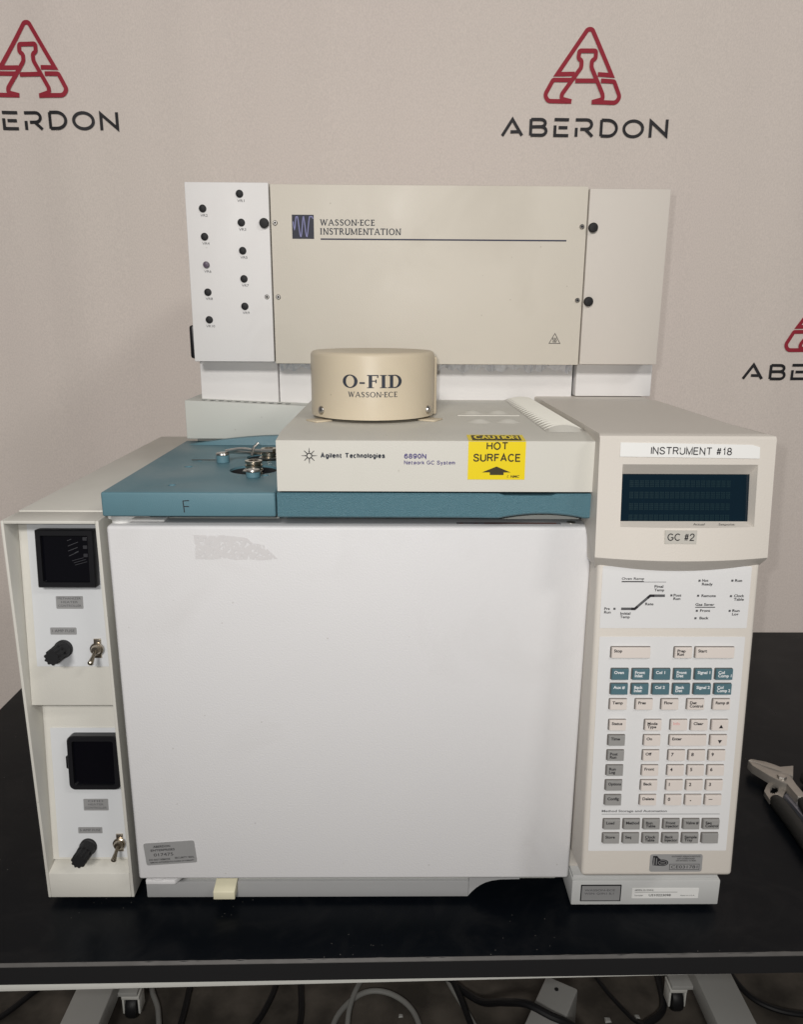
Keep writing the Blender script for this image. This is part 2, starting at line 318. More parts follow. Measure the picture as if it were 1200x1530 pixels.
# serif lettering: polygons and weighted strokes on a unit cap height
def serif_word(mb, fr, word, u, v, h, wd, m=1, lift=0.0003, T=0.20, t=0.075, sx=1.0, sf=0.5):
    def ring(cx, rx, th, a0=0, a1=360):
        n = 28; o_ = arc(cx, .5, rx, .515, a0, a1, n); i_ = arc(cx, .5, rx-th, .515-t, a0, a1, n); return ('ring', o_, i_)
    def bar(x, y, w_, hh): return ('p', [(x, y), (x+w_, y), (x+w_, y+hh), (x, y+hh)])
    def sr(x, y, w_): return bar(x-w_*sf-0.0, y, w_*(1+2*sf), t*.75)
    def diag(x0, y0, x1, y1, w_): return ('p', [(x0-w_/2, y0), (x0+w_/2, y0), (x1+w_/2, y1), (x1-w_/2, y1)])
    G = {
     'O': ([ring(.5, .5, T)], 1.0), '-': ([bar(.02, .32, .34, .13)], .38), '.': ([('p', arc(.14, .5, .11, .11, 0, 360, 12)[:-1])], .28),
     'F': ([bar(.12, 0, T, 1), sr(.12, 0, T), bar(.02, 1-t, .70, t), bar(.12+T, .5, .28, t), diag(.68, .78, .70, 1, t), diag(.58, .38, .58, .66, t)], .74),
     'I': ([bar(.10, 0, T, 1), sr(.10, 0, T), sr(.10, 1-t*.75, T)], .40),
     'D': ([bar(.12, 0, T, 1), bar(.0, 0, .45, t), bar(.0, 1-t, .45, t), ring(.42, .50, T, -90, 90)], .94),
     'E': ([bar(.10, 0, T, 1), bar(.02, 0, .62, t), bar(.02, 1-t, .58, t), bar(.10+T, .48, .30, t), diag(.60, 0, .63, .2, t), diag(.57, .82, .57, 1, t)], .68),
     'C': ([ring(.5, .5, T, 42, 318)], .92),
     'A': ([diag(.08, 0, .48, 1, t), diag(.86, 0, .48, 1, T), bar(.25, .3, .45, t), sr(.02, 0, t*2), sr(.80, 0, T)], .96),
     'W': ([diag(.14, 1, .38, 0, T), diag(.38, 0, .62, 1, t), diag(.62, 1, .88, 0, T), diag(.88, 0, 1.14, 1, t), sr(.06, 1-t*.75, T), sr(1.08, 1-t*.75, t*2)], 1.26),
     'N': ([bar(.10, 0, t*1.3, 1), diag(.14, 1, .78, 0, T), bar(.76, 0, t*1.3, 1), sr(.06, 0, t*2), sr(.72, 1-t*.75, t*2)], .94),
     'M': ([bar(.08, 0, t*1.3, 1), diag(.14, 1, .55, .05, T), diag(.55, .05, .96, 1, t), bar(.92, 0, T, 1), sr(.04, 0, t*2), sr(.92, 0, T)], 1.18),
     'T': ([bar(.30, 0, T, 1), bar(0, 1-t, .80, t), sr(.30, 0, T), diag(.03, .8, .03, 1, t), diag(.77, .8, .77, 1, t)], .80),
     'U': ([bar(.10, .3, T, .7), bar(.70, .3, t*1.4, .7), ('s', arc(.43, .32, .33, .29, 180, 360, 14), t*1.6), sr(.10, 1-t*.75, T), sr(.68, 1-t*.75, t*2)], .88),
     'R': ([bar(.10, 0, T, 1), sr(.10, 0, T), bar(.02, 1-t, .4, t), bar(.2, .46, .22, t), ('s', arc(.40, .73, .20, .235, 90, -90, 12), [t+(T-t)*math.sin(math.pi*i/12) for i in range(13)]), diag(.80, 0, .42, .48, T)], .86),
     'S': ([('s', [(.60, .78), (.56, .90), (.42, .965), (.24, .93), (.13, .80), (.17, .66), (.36, .54), (.54, .41), (.60, .26), (.52, .10), (.34, .035), (.16, .09), (.09, .24)], [t, t, t, t*1.3, T*.8, T, T, T, T*.8, t*1.3, t, t, t])], .70),
     ' ': ([], .4)}
    adv = sum(G[c][1]+.10 for c in word)-.10; kx = wd/adv; x = 0; li = 0
    for c in word:
        items, a = G[c]
        for it in items:
            li += 1; lf = lift+0.00002*(li % 7)
            f = lambda p: (u+(x+p[0])*kx, v+p[1]*h)
            if it[0] == 'p': mb.poly(fr, [f(p) for p in it[1]], m, lf)
            elif it[0] == 's': mb.stroke(fr, [f(p) for p in it[1]], [q*h for q in it[2]] if isinstance(it[2], list) else it[2]*h, m, lf)
            else:
                o_ = [f(p) for p in it[1]]; i_ = [f(p) for p in it[2]]; n = len(o_)
                mb.add([fr.p(*p, lf) for p in o_]+[fr.p(*p, lf) for p in i_], [(k, k+1, n+k+1, n+k) for k in range(n-1)], m)
        x += a+.10

# plain sans lettering drawn from strokes
def sans_word(mb, fr, word, u, v, h, wd, m=1, lift=0.0003, wt=0.15, rot=0.0):
    S_ = [(.66, .76), (.60, .90), (.46, .985), (.33, 1), (.16, .955), (.06, .83), (.07, .69), (.17, .58), (.35, .52), (.55, .44), (.67, .31), (.66, .15), (.54, .035), (.35, 0), (.17, .03), (.05, .14), (.02, .28)]
    s_ = [(.44, .50), (.36, .66), (.22, .70), (.07, .62), (.07, .46), (.22, .38), (.40, .31), (.46, .18), (.38, .04), (.22, 0), (.07, .05), (.0, .20)]
    G = {'I': ([[(0, 0), (0, 1)]], 0), 'N': ([[(0, 0), (0, 1), (.68, 0), (.68, 1)]], .68), 'S': ([S_], .68), 'T': ([[(0, 1), (.74, 1)], [(.37, .98), (.37, 0)]], .74),
     'R': ([[(0, 0), (0, 1), (.42, 1)]+arc(.42, .76, .25, .24, 80, -90, 8)+[(0, .52)], [(.40, .50), (.68, 0)]], .70), 'U': ([[(0, 1), (0, .3)]+arc(.34, .32, .34, .32, 180, 360, 14)+[(.68, 1)]], .68),
     'M': ([[(0, 0), (0, 1), (.40, .02), (.80, 1), (.80, 0)]], .80), 'E': ([[(.60, 1), (0, 1), (0, 0), (.62, 0)], [(0.02, .52), (.55, .52)]], .62), 'F': ([[(.58, 1), (0, 1), (0, 0)], [(0.02, .51), (.5, .51)]], .56),
     'H': ([[(0, 0), (0, 1)], [(.66, 0), (.66, 1)], [(0.02, .52), (.64, .52)]], .66), 'A': ([[(0, 0), (.38, 1), (.76, 0)], [(.14, .32), (.62, .32)]], .76), 'O': ([arc(.41, .5, .41, .5, 0, 360, 26)], .82),
     'G': ([arc(.41, .5, .41, .5, 42, 345, 22)+[(.78, .42), (.45, .42)]], .80), 'C': ([arc(.41, .5, .41, .5, 42, 318, 22)], .74), '#': ([[(.14, 0), (.28, 1)], [(.40, 0), (.54, 1)], [(0.02, .32), (.60, .32)], [(.06, .68), (.64, .68)]], .64),
     '1': ([[(.08, .76), (.20, .80), (.28, 1), (.28, 0)]], .40), '8': ([arc(.29, .755, .24, .245, 0, 360, 18), arc(.29, .26, .29, .26, 0, 360, 18)], .58), '2': ([[(0.02, .70)]+arc(.29, .72, .28, .28, 175, -30, 10)+[(.40, .42), (.12, .20), (0, 0), (.58, 0)]], .58),
     '6': ([arc(.29, .31, .29, .31, 0, 360, 20), [(.53, .80), (.45, .96), (.30, 1), (.12, .90), (.02, .62), (0, .34)]], .58), '9': ([arc(.29, .69, .29, .31, 0, 360, 20), [(.05, .2), (.13, .04), (.28, 0), (.46, .1), (.56, .38), (.58, .66)]], .58), '0': ([arc(.28, .5, .28, .5, 0, 360, 22)], .56),
     'g': ([arc(.23, .34, .23, .36, 0, 360, 18), [(.47, .70), (.47, -.10), (.40, -.24), (.24, -.29), (.06, -.20)]], .47), 'i': ([[(0, 0), (0, .70)], [(0, .86), (0, 1)]], 0), 'l': ([[(0, 0), (0, 1)]], 0), 'e': ([[(.02, .37), (.46, .37)]+arc(.24, .35, .23, .35, 5, 320, 16)], .47),
     'n': ([[(0, 0), (0, .70)], [(0.0, .45)]+arc(.20, .46, .20, .24, 165, 0, 8)+[(.40, 0)]], .40), 't': ([[(.10, .92), (.10, .12), (.18, 0), (.30, 0.01)], [(0, .68), (.30, .68)]], .30), 'c': ([arc(.23, .35, .23, .35, 50, 310, 14)], .42), 'h': ([[(0, 0), (0, 1)], [(0.0, .45)]+arc(.20, .46, .20, .24, 165, 0, 8)+[(.40, 0)]], .40),
     'o': ([arc(.24, .35, .24, .35, 0, 360, 18)], .48), 's': ([s_], .46), 'w': ([[(0, .7), (.17, 0), (.33, .66), (.49, 0), (.66, .7)]], .66), 'r': ([[(0, 0), (0, .7)], [(0, .42), (.08, .62), (.24, .69)]], .24), 'k': ([[(0, 0), (0, 1)], [(.38, .70), (.02, .30)], [(.14, .43), (.42, 0)]], .42),
     'y': ([[(0, .7), (.22, .05)], [(.44, .7), (.18, -.12), (.10, -.26), (0, -.28)]], .44), 'm': ([[(0, 0), (0, .70)], [(0, .45)]+arc(.17, .47, .17, .23, 165, 0, 8)+[(.34, 0)], [(.34, .45)]+arc(.51, .47, .17, .23, 165, 0, 8)+[(.68, 0)]], .68), ' ': ([], .16)}
    gp = .13+wt; adv = sum(G[c][1]+gp for c in word)-gp+wt; kx = wd/adv; x = wt/2; c_, s2 = math.cos(rot), math.sin(rot); li = 0
    for c in word:
        for st in G[c][0]:
            li += 1; pts = []
            for p in st:
                X = (x+p[0])*kx; Y = (wt/2+p[1]*(1-wt))*h; pts.append((u+X*c_-Y*s2, v+X*s2+Y*c_))
            mb.stroke(fr, pts, wt*h, m, lift+.00002*(li % 6), closed=False)
        x += G[c][1]+gp
# ================================================================ setting
WY = 0.737
def wv(x, z): return 0.0018*math.sin(x*31+1.3*math.sin(z*2.1))+0.0014*math.sin(x*57+z*1.7+.6)+0.0012*math.sin(x*9+z*3)
mb = MB(); nx, nz = 150, 40; vs = []; fs = []
for j in range(nz+1):
    for i in range(nx+1):
        x = -1.6+3.3*i/nx; z = -0.74+2.3*j/nz; vs.append((x, WY+wv(x, z), z))
for j in range(nz):
    for i in range(nx): a = j*(nx+1)+i; fs.append((a, a+1, a+nx+2, a+nx+1))
mb.add(vs, fs); wall = mb.build('wall', cloth); tag(wall, kind='structure')
class ClothFrame:
    def p(s, u, v, l=0.0): return Vector((u, WY-0.0012-l+wv(u, v), v))
cf = ClothFrame()
def densify(pts, step=0.004):
    out = [pts[0]]
    for a, b_ in zip(pts, pts[1:]):
        n = max(1, int(math.hypot(b_[0]-a[0], b_[1]-a[1])/step))
        out += [(a[0]+(b_[0]-a[0])*k/n, a[1]+(b_[1]-a[1])*k/n) for k in range(1, n+1)]
    return out
def rounded(pts, rr, n=5):               # fillets the inner corners of a polyline
    out = [pts[0]]
    for j, (a, b_, c) in enumerate(zip(pts, pts[1:], pts[2:])):
        r = rr[j] if isinstance(rr, (list, tuple)) else rr
        if r <= 0: out.append(b_); continue
        A, B_, C_ = Vector(a), Vector(b_), Vector(c); d1 = (A-B_); d2 = (C_-B_); q = min(r, d1.length*.45, d2.length*.45)
        p0 = B_+d1.normalized()*q; p1 = B_+d2.normalized()*q
        for k in range(n+1):
            t_ = k/n; P_ = (1-t_)**2*p0+2*t_*(1-t_)*B_+t_*t_*p1; out.append((P_.x, P_.y))
    return out+[pts[-1]]
def backdrop_logo(cx, apex, tx0, tz):
    mb = MB(); kx, kz = 0.000447, 0.000408
    f = lambda pts, r: rounded([(cx+(x-427)*kx, apex+0.003-(y-104)*kz) for x, y in pts], r)
    W_ = 0.0066; k = 0
    for pts, r in (([(390, 269), (326, 271), (428, 111), (444, 111), (526, 272), (474, 270)], [0, .007, .007, 0]),
                   ([(378, 291), (312, 292), (284, 347), (296, 369), (383, 369)], [.002, .010, .010]),
                   ([(487, 293), (537, 294), (562, 350), (548, 371), (457, 371)], [.002, .010, .010]),
                   ([(383, 3690/10), (346, 360), (346, 344), (412, 246), (412, 222), (400, 214), (402, 187), (462, 187), (462, 214), (449, 222), (449, 246), (497, 344), (497, 360), (460, 371)], .003),
                   ([(393, 294), (470, 294)], .0)):
        k += 1; mb.stroke(cf, densify(f(pts, r)), W_, 0, 0.0002*k)
    mb.build('logo', red, wall, smooth=0)
    mb = MB(); wd = 0.275; h = 0.0272; s_ = 0.0049
    def put(x0, x1, strokes):
        for i, st in enumerate(strokes): mb.stroke(cf, densify([(tx0+wd*(x0+(x1-x0)*p[0]), tz+h*p[1]) for p in st]), s_, 0, 0.0002+0.00015*i)
    put(0, .125, [[(0.03, 0.04), (.5, .95), (.97, 0.04)], [(.42, .26), (.84, .26)]])
    put(.166, .271, [[(.06, .05), (.06, .95)], [(.06, .93)]+arc(.62, .73, .26, .20, 90, -90, 8)+[(.06, .52)], [(.62, .53)]+arc(.66, .29, .28, .235, 90, -90, 8)+[(.06, .06)]])
    put(.313, .403, [[(.06, .62), (.06, .06), (.98, .06)], [(.30, .5), (.9, .5)], [(0.0, .94), (.98, .94)]])
    put(.441, .549, [[(.06, 0), (.06, .5)], [(.0, .94), (.6, .94)]+arc(.62, .68, .28, .26, 90, -90, 8)+[(.28, .42)], [(.55, .42), (.97, .02)]])
    put(.591, .699, [[(.06, .05), (.06, .95)], [(.06, .94), (.45, .94)]+arc(.45, .5, .49, .44, 90, -90, 12)+[(.06, .06)]])
    put(.732, .857, [[(p[0], p[1]) for p in arc(.5, .5, .45, .44, 0, 360, 26)]])
    put(.890, 1.0, [[(.06, 0), (.06, .90), (.92, .10), (.92, 1.0)]])
    mb.build('lettering', ink, wall, smooth=0)
for cx, ap, tx, tz in ((0.3475, 1.0385, 0.2155, 0.8805), (-0.5535, 1.0410, -0.6900, 0.8845), (0.7955, 0.6420, 0.6635, 0.4850)): backdrop_logo(cx, ap, tx, tz)

FZ = -0.74
mb = MB(); mb.box(-3, 3, -3, 3, FZ-.05, FZ); floor = mb.build('floor', conc); tag(floor, kind='structure')

# ================================================================ bench
tb = thing('workbench', 'long workbench with glossy black laminate top and white steel frame', 'workbench'); tb.location = (0.2, 0.35, FZ)
def child(mb, name, mats, parent, smooth=35):
    o = mb.build(name, mats, parent, smooth); o.matrix_parent_inverse = Matrix.Translation(parent.location).inverted() if parent.parent is None else Matrix.Identity(4)
    return o
L0, L1 = -0.5688, 1.15
def fy(x): return -0.0535+(x+.57)*0.0135
mb = MB(); mb.hexa([(L0, fy(L0)+.0021, -.0225), (L1, fy(L1)+.0021, -.0225), (L1, .732, -.0225), (L0, .732, -.0225), (L0, fy(L0)+.0021, 0), (L1, fy(L1)+.0021, 0), (L1, .732, 0), (L0, .732, 0)])
child(mb, 'bench_top', lam, tb)
mb = MB(); mb.hexa([(L0, fy(L0)+.0005, -.0225), (L1, fy(L1)+.0005, -.0225), (L1, fy(L1)+.0020, -.0225), (L0, fy(L0)+.0020, -.0225), (L0, fy(L0)+.0005, -.0024), (L1, fy(L1)+.0005, -.0024), (L1, fy(L1)+.0020, -.0024), (L0, fy(L0)+.0020, -.0024)])
child(mb, 'edge_band', blackm, tb)
# worn chamfer, the light it catches put into its grey, a little ragged along its upper edge
mb = MB(); n = 260; vs = []; fs = []
for i in range(n+1):
    x = L0+(L1-L0)*i/n; vs += [(x, fy(x)+.0004, -.0026-random.random()*.0002), (x, fy(x)+.0022+random.random()*.0005*(random.random() < .3), 0.0003), (x, fy(x)+.0027+random.random()*.0006*(random.random() < .2), 0.0003), (x, fy(x)+.0024, -.0026)]
for i in range(n):
    a = i*4
    for k in range(3): fs.append((a+k, a+k+1, a+k+5, a+k+4))
mb.add(vs, fs); child(mb, 'worn_lit_edge', edgem, tb)
mb = MB(); mb.hexa([(-.566, -.0525, -.0335), (1.14, -.0115, -.0335), (1.14, .03, -.0335), (-.566, .03, -.0335), (-.566, -.0525, -.0228), (1.14, -.0115, -.0228), (1.14, .03, -.0228), (-.566, .03, -.0228)], bev=.001)
child(mb, 'frame_rail', rail, tb)
def foot(x0, x1, y0, y1):
    mb = MB(); mb.box(x0, x1, y0, y1, FZ+.052, FZ+.095, bev=.004); child(mb, 'foot_bar', legm, tb)
    mb = MB(); mb.box((x0+x1)/2-.03, (x0+x1)/2+.03, .655, .70, FZ+.094, -.0225, bev=.004); child(mb, 'leg', legm, tb)
foot(-.561, -.490, .05, .70); foot(.627, .700, .05, .70)
def caster(x, y):
    mb = MB(); mb.lathe((x-.011, y, FZ+.025), (1, 0, 0), [(.012, 0), (.023, .001), (.025, .006), (.025, .016), (.023, .021), (.012, .022)], 24); wh = child(mb, 'caster_wheel', rubber, tb)
    mb = MB(); mb.box(x-.017, x-.013, y-.014, y+.014, FZ+.015, FZ+.05, bev=.001); mb.box(x+.013, x+.017, y-.014, y+.014, FZ+.015, FZ+.05, bev=.001); mb.box(x-.017, x+.017, y-.016, y+.016, FZ+.05, FZ+.058, bev=.001)
    child(mb, 'caster_fork', rail, tb)
for x, y in ((-.468, .575), (.600, .585), (-.525, .10), (.665, .10)): caster(x, y)
for x, y in ((-.468, .575), (.600, .585)):
    mb = MB(); s_ = -1 if x < 0 else 1; mb.box(min(x, x+s_*.04)-.014, max(x, x+s_*.04)+.014, y-.016, y+.016, FZ+.0575, FZ+.066, bev=.001); child(mb, 'caster_bracket', legm, tb)

# slanted pale floor stand seen beneath the bench
st = thing('equipment_stand', 'slanting pale grey stand leg lying between cables under the bench', 'stand'); st.location = (.38, .55, FZ)
mb = MB(); m_ = Matrix.Translation((.365, .553, FZ)) @ Matrix.Rotation(R(-30), 4, 'Z')
mb.box(-.0315, .0315, -.42, 0.0, 0.0, .095, bev=.004, mtx=m_); child(mb, 'bar', legm, st)
mb = MB(); mb.lathe(m_ @ Vector((-.004, -.022, .0950)), (0, 0, 1), [(.004, 0), (.004, .001)], 12); child(mb, 'bolt', blackm, st)

# ================================================================ cables on the floor
def cable(label, pts, r, m, g='cables lying on the floor under the bench'):
    mb = MB(); r *= .70; mb.tube(spline([(x, y, FZ+r+z) for x, y, z in pts], 10), r, 10); o = mb.build('cable', m); return tag(o, label, 'cable', g)
cable('thin grey cable running down beside the left caster', [(-.47, .75, 0), (-.455, .64, 0), (-.42, .57, 0), (-.395, .46, 0), (-.42, .30, 0)], .0075, cabg)
cable('thick black cable running straight between the grey cables', [(-.385, .75, 0), (-.375, .64, 0), (-.37, .55, 0), (-.375, .42, 0), (-.36, .3, 0)], .0085, rubber)
cable('black cable curving past the outer side of the left foot bar', [(-.52, .73, .0), (-.655, .655, 0), (-.72, .57, 0), (-.80, .48, 0), (-.9, .4, 0)], .008, rubber)
cable('black cable bending close to the black one with a bow', [(-.21, .73, 0), (-.20, .64, 0), (-.215, .57, 0), (-.25, .48, 0), (-.26, .3, 0)], .0085, rubber)
cable('black cable with a slight bow left of the grey loop', [(-.16, .72, 0), (-.148, .63, 0), (-.14, .55, 0), (-.155, .45, 0), (-.17, .3, 0)], .0085, rubber)
cable('grey cable forming a wide arched loop on the floor', [(-.10, .40, 0), (-.085, .50, 0), (-.065, .57, 0), (-.02, .615, 0), (.03, .615, 0), (.075, .58, 0), (.095, .52, 0), (.10, .42, 0)], .0075, cabg)
cable('grey cable crossing inside the arched grey loop', [(-.05, .38, 0), (-.048, .50, 0), (-.045, .57, .012), (-.025, .63, .016), (.02, .72, 0)], .0070, cabg)
cable('pale grey cable running beside a black one right of the loop', [(.12, .74, 0), (.155, .64, 0), (.19, .56, 0), (.225, .46, 0), (.25, .3, 0)], .0075, cabg)
cable('black cable running beside the pale grey one right of the loop', [(.13, .73, .004), (.165, .63, .006), (.185, .56, .004), (.20, .48, 0), (.19, .3, 0)], .0085, rubber)
cable('heavy black cable sweeping over the slanted stand towards the right caster', [(.08, .72, 0), (.15, .65, 0), (.21, .585, .01), (.250, .535, .06), (.285, .495, .099), (.325, .470, .099), (.365, .466, .080), (.42, .485, .01), (.47, .505, 0), (.53, .54, 0), (.575, .575, 0), (.59, .65, 0), (.6, .72, 0)], .010, rubber)
cable('thin black cable crossing the floor before the right caster', [(.44, .73, 0), (.47, .63, 0), (.505, .56, 0), (.525, .50, .018), (.53, .36, 0)], .006, rubber)
cable('black cable curling outward past the right foot bar', [(.74, .73, 0), (.75, .63, 0), (.785, .58, 0), (.86, .56, 0), (.98, .57, 0)], .0085, rubber)
for x, y, r_, lb in ((.055, .567, .004, 'inside the arched grey loop'), (-.20, .545, .004, 'between the two bowed black cables'), (.52, .562, .005, 'close to the right caster'), (.46, .555, .006, 'beside the slanted stand'), (.80, .50, .004, 'outside the right foot bar')):
    mb = MB(); mb.hexa([(x-r_, y-r_, FZ), (x+r_*1.2, y-r_*.7, FZ), (x+r_, y+r_, FZ), (x-r_*.8, y+r_*1.1, FZ), (x-r_*.7, y-r_*.6, FZ+r_*.6), (x+r_*.6, y-r_*.5, FZ+r_*.5), (x+r_*.5, y+r_*.7, FZ+r_*.4), (x-r_*.6, y+r_*.6, FZ+r_*.6)])
    o = mb.build('debris_crumb', legm); tag(o, 'tiny pale crumb on the floor '+lb, 'crumb', 'pale crumbs on the floor')

# ================================================================ gas chromatograph
gc = thing('gas_chromatograph', 'large cream and teal bench gas chromatograph with white oven door', 'chromatograph'); gc.location = (0.06, 0.2, 0)
def G(mb, name, mats, parent=None, smooth=35):
    o = mb.build(name, mats, parent or gc, smooth)
    if parent is None: o.matrix_parent_inverse = Matrix.Translation(gc.location).inverted()
    return o
mb = MB(); mb.box(-.2085, .2085, .0335, .66, .024, .4238, bev=.002); body = G(mb, 'body', greyw)
mb = MB(); mb.box(-.20, .20, .0305, .0336, .065, .40); G(mb, 'door_gasket', gap, body)
# feet
for x in (-.18, .09, .25):
    for y in (.08, .5):
        mb = MB(); mb.lathe((x, y, 0), (0, 0, 1), [(.012, 0), (.013, .001), (.013, .0065)], 16); G(mb, 'foot', rubber)
# base plinth with the scooped right end
mb = MB(); mb.box(-.2171, .117, .030, .60, .0052, .0245, bev=.0012); pl = G(mb, 'base_plinth', greyb)
mb = MB(); mb.box(-.2150, .1165, .0345, .060, .0247, .0520, bev=.001); G(mb, 'base_step', greyb, pl)
mb = MB(); mb.prism(front(.062), [(.1172, .0054), (.1205, .0098), (.1245, .0140), (.1290, .0178), (.1345, .0210), (.1410, .0232), (.1500, .0246), (.1700, .0250), (.1700, .056), (.1172, .056)], 0, .030)
G(mb, 'plinth_scoop', greyb, pl)
mb = MB(); mb.hexa([(-.1455, .0185, .0125), (-.1235, .0185, .0125), (-.1230, .034, .0125), (-.1450, .034, .0125), (-.1455, .0185, .0215), (-.1235, .0185, .0215), (-.1220, .034, .0300), (-.1440, .034, .0300)], bev=.0008)
G(mb, 'door_release_button', ivory)
# oven door
mb = MB(); mb.box(-.2125, .2125, 0, .030, .0522, .4136, bev=.0032, seg=3); door = G(mb, 'oven_door', doorw)
fr0 = front(0)
mb = MB(); mb.poly(fr0, [(-.1368, .4058), (-.1200, .4050), (-.1110, .4056), (-.0980, .4040), (-.0905, .4030), (-.0860, .3985), (-.0760, .3965), (-.0700, .3900), (-.0640, .3838), (-.0790, .3826), (-.0905, .3836), (-.1010, .3828), (-.1100, .3846), (-.1220, .3832), (-.1364, .3836), (-.1358, .3950)], 0, .00025); G(mb, 'tape_residue', resid, door, 0)
# asset seal, a little tilted
a_ = R(4.2); sf_ = Frame((-.2030, -.0002, .0690), (math.cos(a_), 0, math.sin(a_)), (-math.sin(a_), 0, math.cos(a_)), (0, -1, 0))
def seal(mb, l):
    mb.text(sf_, 'ABERDON', .0175, .0195, .0023, .0165, 'c', 1, .012, l); mb.text(sf_, 'ENTERPRISES', .0180, .0155, .0023, .0235, 'c', 1, .012, l)
    mb.text(sf_, '017475', .0180, .0098, .0033, .0190, 'c', 1, 0, l); mb.text(sf_, 'DO NOT REMOVE', .0135, .0051, .0019, .0205, 'c', 1, .012, l)
    mb.text(sf_, 'SECURITY SEAL', .0380, .0058, .0019, .0190, 'c', 1, .012, l); mb.text(sf_, 'REMOVAL AUTHORIZES FULL CHARGE OF WARRANTY', .0255, .0022, .0016, .0430, 'c', 1, .01, l)
label_plate('asset_seal', [silver, ink], sf_, 0, .0495, 0, .0248, .002, door, seal)
# hinge hardware
mb = MB(); mb.lathe((-.203, .016, .4137), (0, 0, 1), [(.009, 0), (.009, .0035), (.012, .0040), (.012, .0085)], 20); mb.box(-.2075, -.165, .012, .030, .4140, .4160, bev=.0006); mb.box(-.1985, -.176, .008, .02, .4195, .4236, bev=.0008); G(mb, 'upper_hinge', paper, door)
mb = MB(); mb.hexa([(-.2090, .008, .0395), (-.1800, .008, .0395), (-.1720, .020, .0395), (-.2090, .026, .0395), (-.2090, .008, .0450), (-.1800, .008, .0450), (-.1720, .020, .0450), (-.2090, .026, .0450)], bev=.001); mb.lathe((-.196, .015, .0448), (0, 0, 1), [(.008, 0), (.008, .0030), (.011, .0032), (.011, .0075)], 20); G(mb, 'lower_hinge', doorw, door)
def dlab(mb, l):
    t_ = top(.4136)
    mb.poly(t_, [(.0955, .0085), (.1005, .0085), (.098, .0125)], 1, l); mb.poly(t_, [(.1085, .0085), (.1135, .0085), (.111, .0125)], 1, l); mb.text(t_, '! \u2022', .1025, .009, .003, .005, 'l', 1, 0, l)
    mb.rect(t_, .118, .182, .0085, .0125, 1, l); mb.text(t_, 'CAUTION HOT OVEN  KEEP CLEAR OF DOOR', .1195, .0095, .0018, .060, 'l', 0, 0, l+.0002)
label_plate('hazard_strip', [greypr, redbr], top(.4136), .0935, .1860, .0075, .0135, .0005, door, dlab)
mb = MB(); mb.lathe((.196, .014, .4136), (0, 0, 1), [(.004, 0), (.004, .0008), (.002, .001)], 16); G(mb, 'door_rivet', steel, door)

# teal injector lid (left), with two real wells cut into it
def cut(o, cutters):
    for c_ in cutters:
        md = o.modifiers.new('b', 'BOOLEAN'); md.operation = 'DIFFERENCE'; md.solver = 'EXACT'; md.object = c_
    dg = bpy.context.evaluated_depsgraph_get(); dg.update(); me = bpy.data.meshes.new_from_object(o.evaluated_get(dg)); o.modifiers.clear(); o.data = me
    for c_ in cutters: bpy.data.objects.remove(c_)
    me.polygons.foreach_set('use_smooth', [True]*len(me.polygons)); me.set_sharp_from_angle(angle=R(35))
mb = MB(); mb.box(-.2105, -.0628, -.010, .268, .4245, .4457, bev=.0016, seg=3); lid = mb.build('injector_lid', teal)
cs = []
for x, y, r_, zb in ((-.098, .090, .0235, .4295), (-.094, .160, .0240, .4295), (-.1655, .104, .0042, .4430), (-.1625, .137, .003, .4435), (-.158, .019, .0035, .4435), (-.083, .062, .0035, .443), (-.150, .215, .003, .443), (-.107, .056, .0012, .443), (-.088, .120, .0022, .443), (-.080, .120, .0022, .443)):
    mb = MB(); mb.lathe((x, y, zb), (0, 0, 1), [(r_, 0), (r_, .05)], 36); cs.append(mb.build('c', gap))
cut(lid, cs); lid.parent = gc; lid.matrix_parent_inverse = Matrix.Translation(gc.location).inverted()
for x, y, r_ in ((-.098, .090, .0200), (-.094, .160, .0205)):  # dark floor and liner put the shade inside the wells into colour
    mb = MB(); mb.lathe((x, y, .4297), (0, 0, 1), [(r_, 0), (r_, .001)], 28); q = r_+.0032; vs = [(x+q*math.cos(i*math.pi/18), y+q*math.sin(i*math.pi/18), z) for z in (.4297, .4436) for i in range(36)]; mb.add(vs, [(i, (i+1) % 36, 36+(i+1) % 36, 36+i) for i in range(36)]); G(mb, 'well_shade', gap, lid)
mb = MB(); mb.stroke(front(-.010), [(-.1405, .4284), (-.1412, .4386)], .0008, 0, .0002); mb.stroke(front(-.010), [(-.1415, .4384), (-.1360, .4388)], .0008, 0, .00025); mb.stroke(front(-.010), [(-.1408, .4337), (-.1362, .4335)], .0008, 0, .0003); G(mb, 'handwritten_letter', ink, lid, 0)
# raised curved back of the lid
mb = MB(); pts = [(-.198, .262)]+[(-.198+.137*t_, .262-.0*t_) for t_ in (.5, 1)]; n = 20
vs = []; fs = []
for i in range(n+1):
    u = i/n; x = -.200+.138*u; h_ = .0105*math.sin(math.pi*min(1, u*.62+.0)) ; vs += [(x, .236, .4452), (x, .2385, .4456+h_), (x, .2485, .4456+h_), (x, .2485, .4452)]
for i in range(n):
    a = i*4
    for k in range(3): fs.append((a+k, a+k+1, a+k+5, a+k+4))
fs += [(0, 1, 2, 3), (n*4+3, n*4+2, n*4+1, n*4)]
mb.add(vs, fs); G(mb, 'lid_riser', teal, lid)
def threads(x, y, z0, r, n, p):
    pr = [(r*1.25, 0), (r*1.25, .002), (r*.9, .0025)]; h = .004
    for i in range(n): pr += [(r, h), (r, h+p*.45), (r*.86, h+p*.6), (r*.86, h+p*.9)]; h += p
    pr += [(r, h), (r, h+p*.5), (r*.6, h+p*.55), (r*.6, h-p)]
    return pr
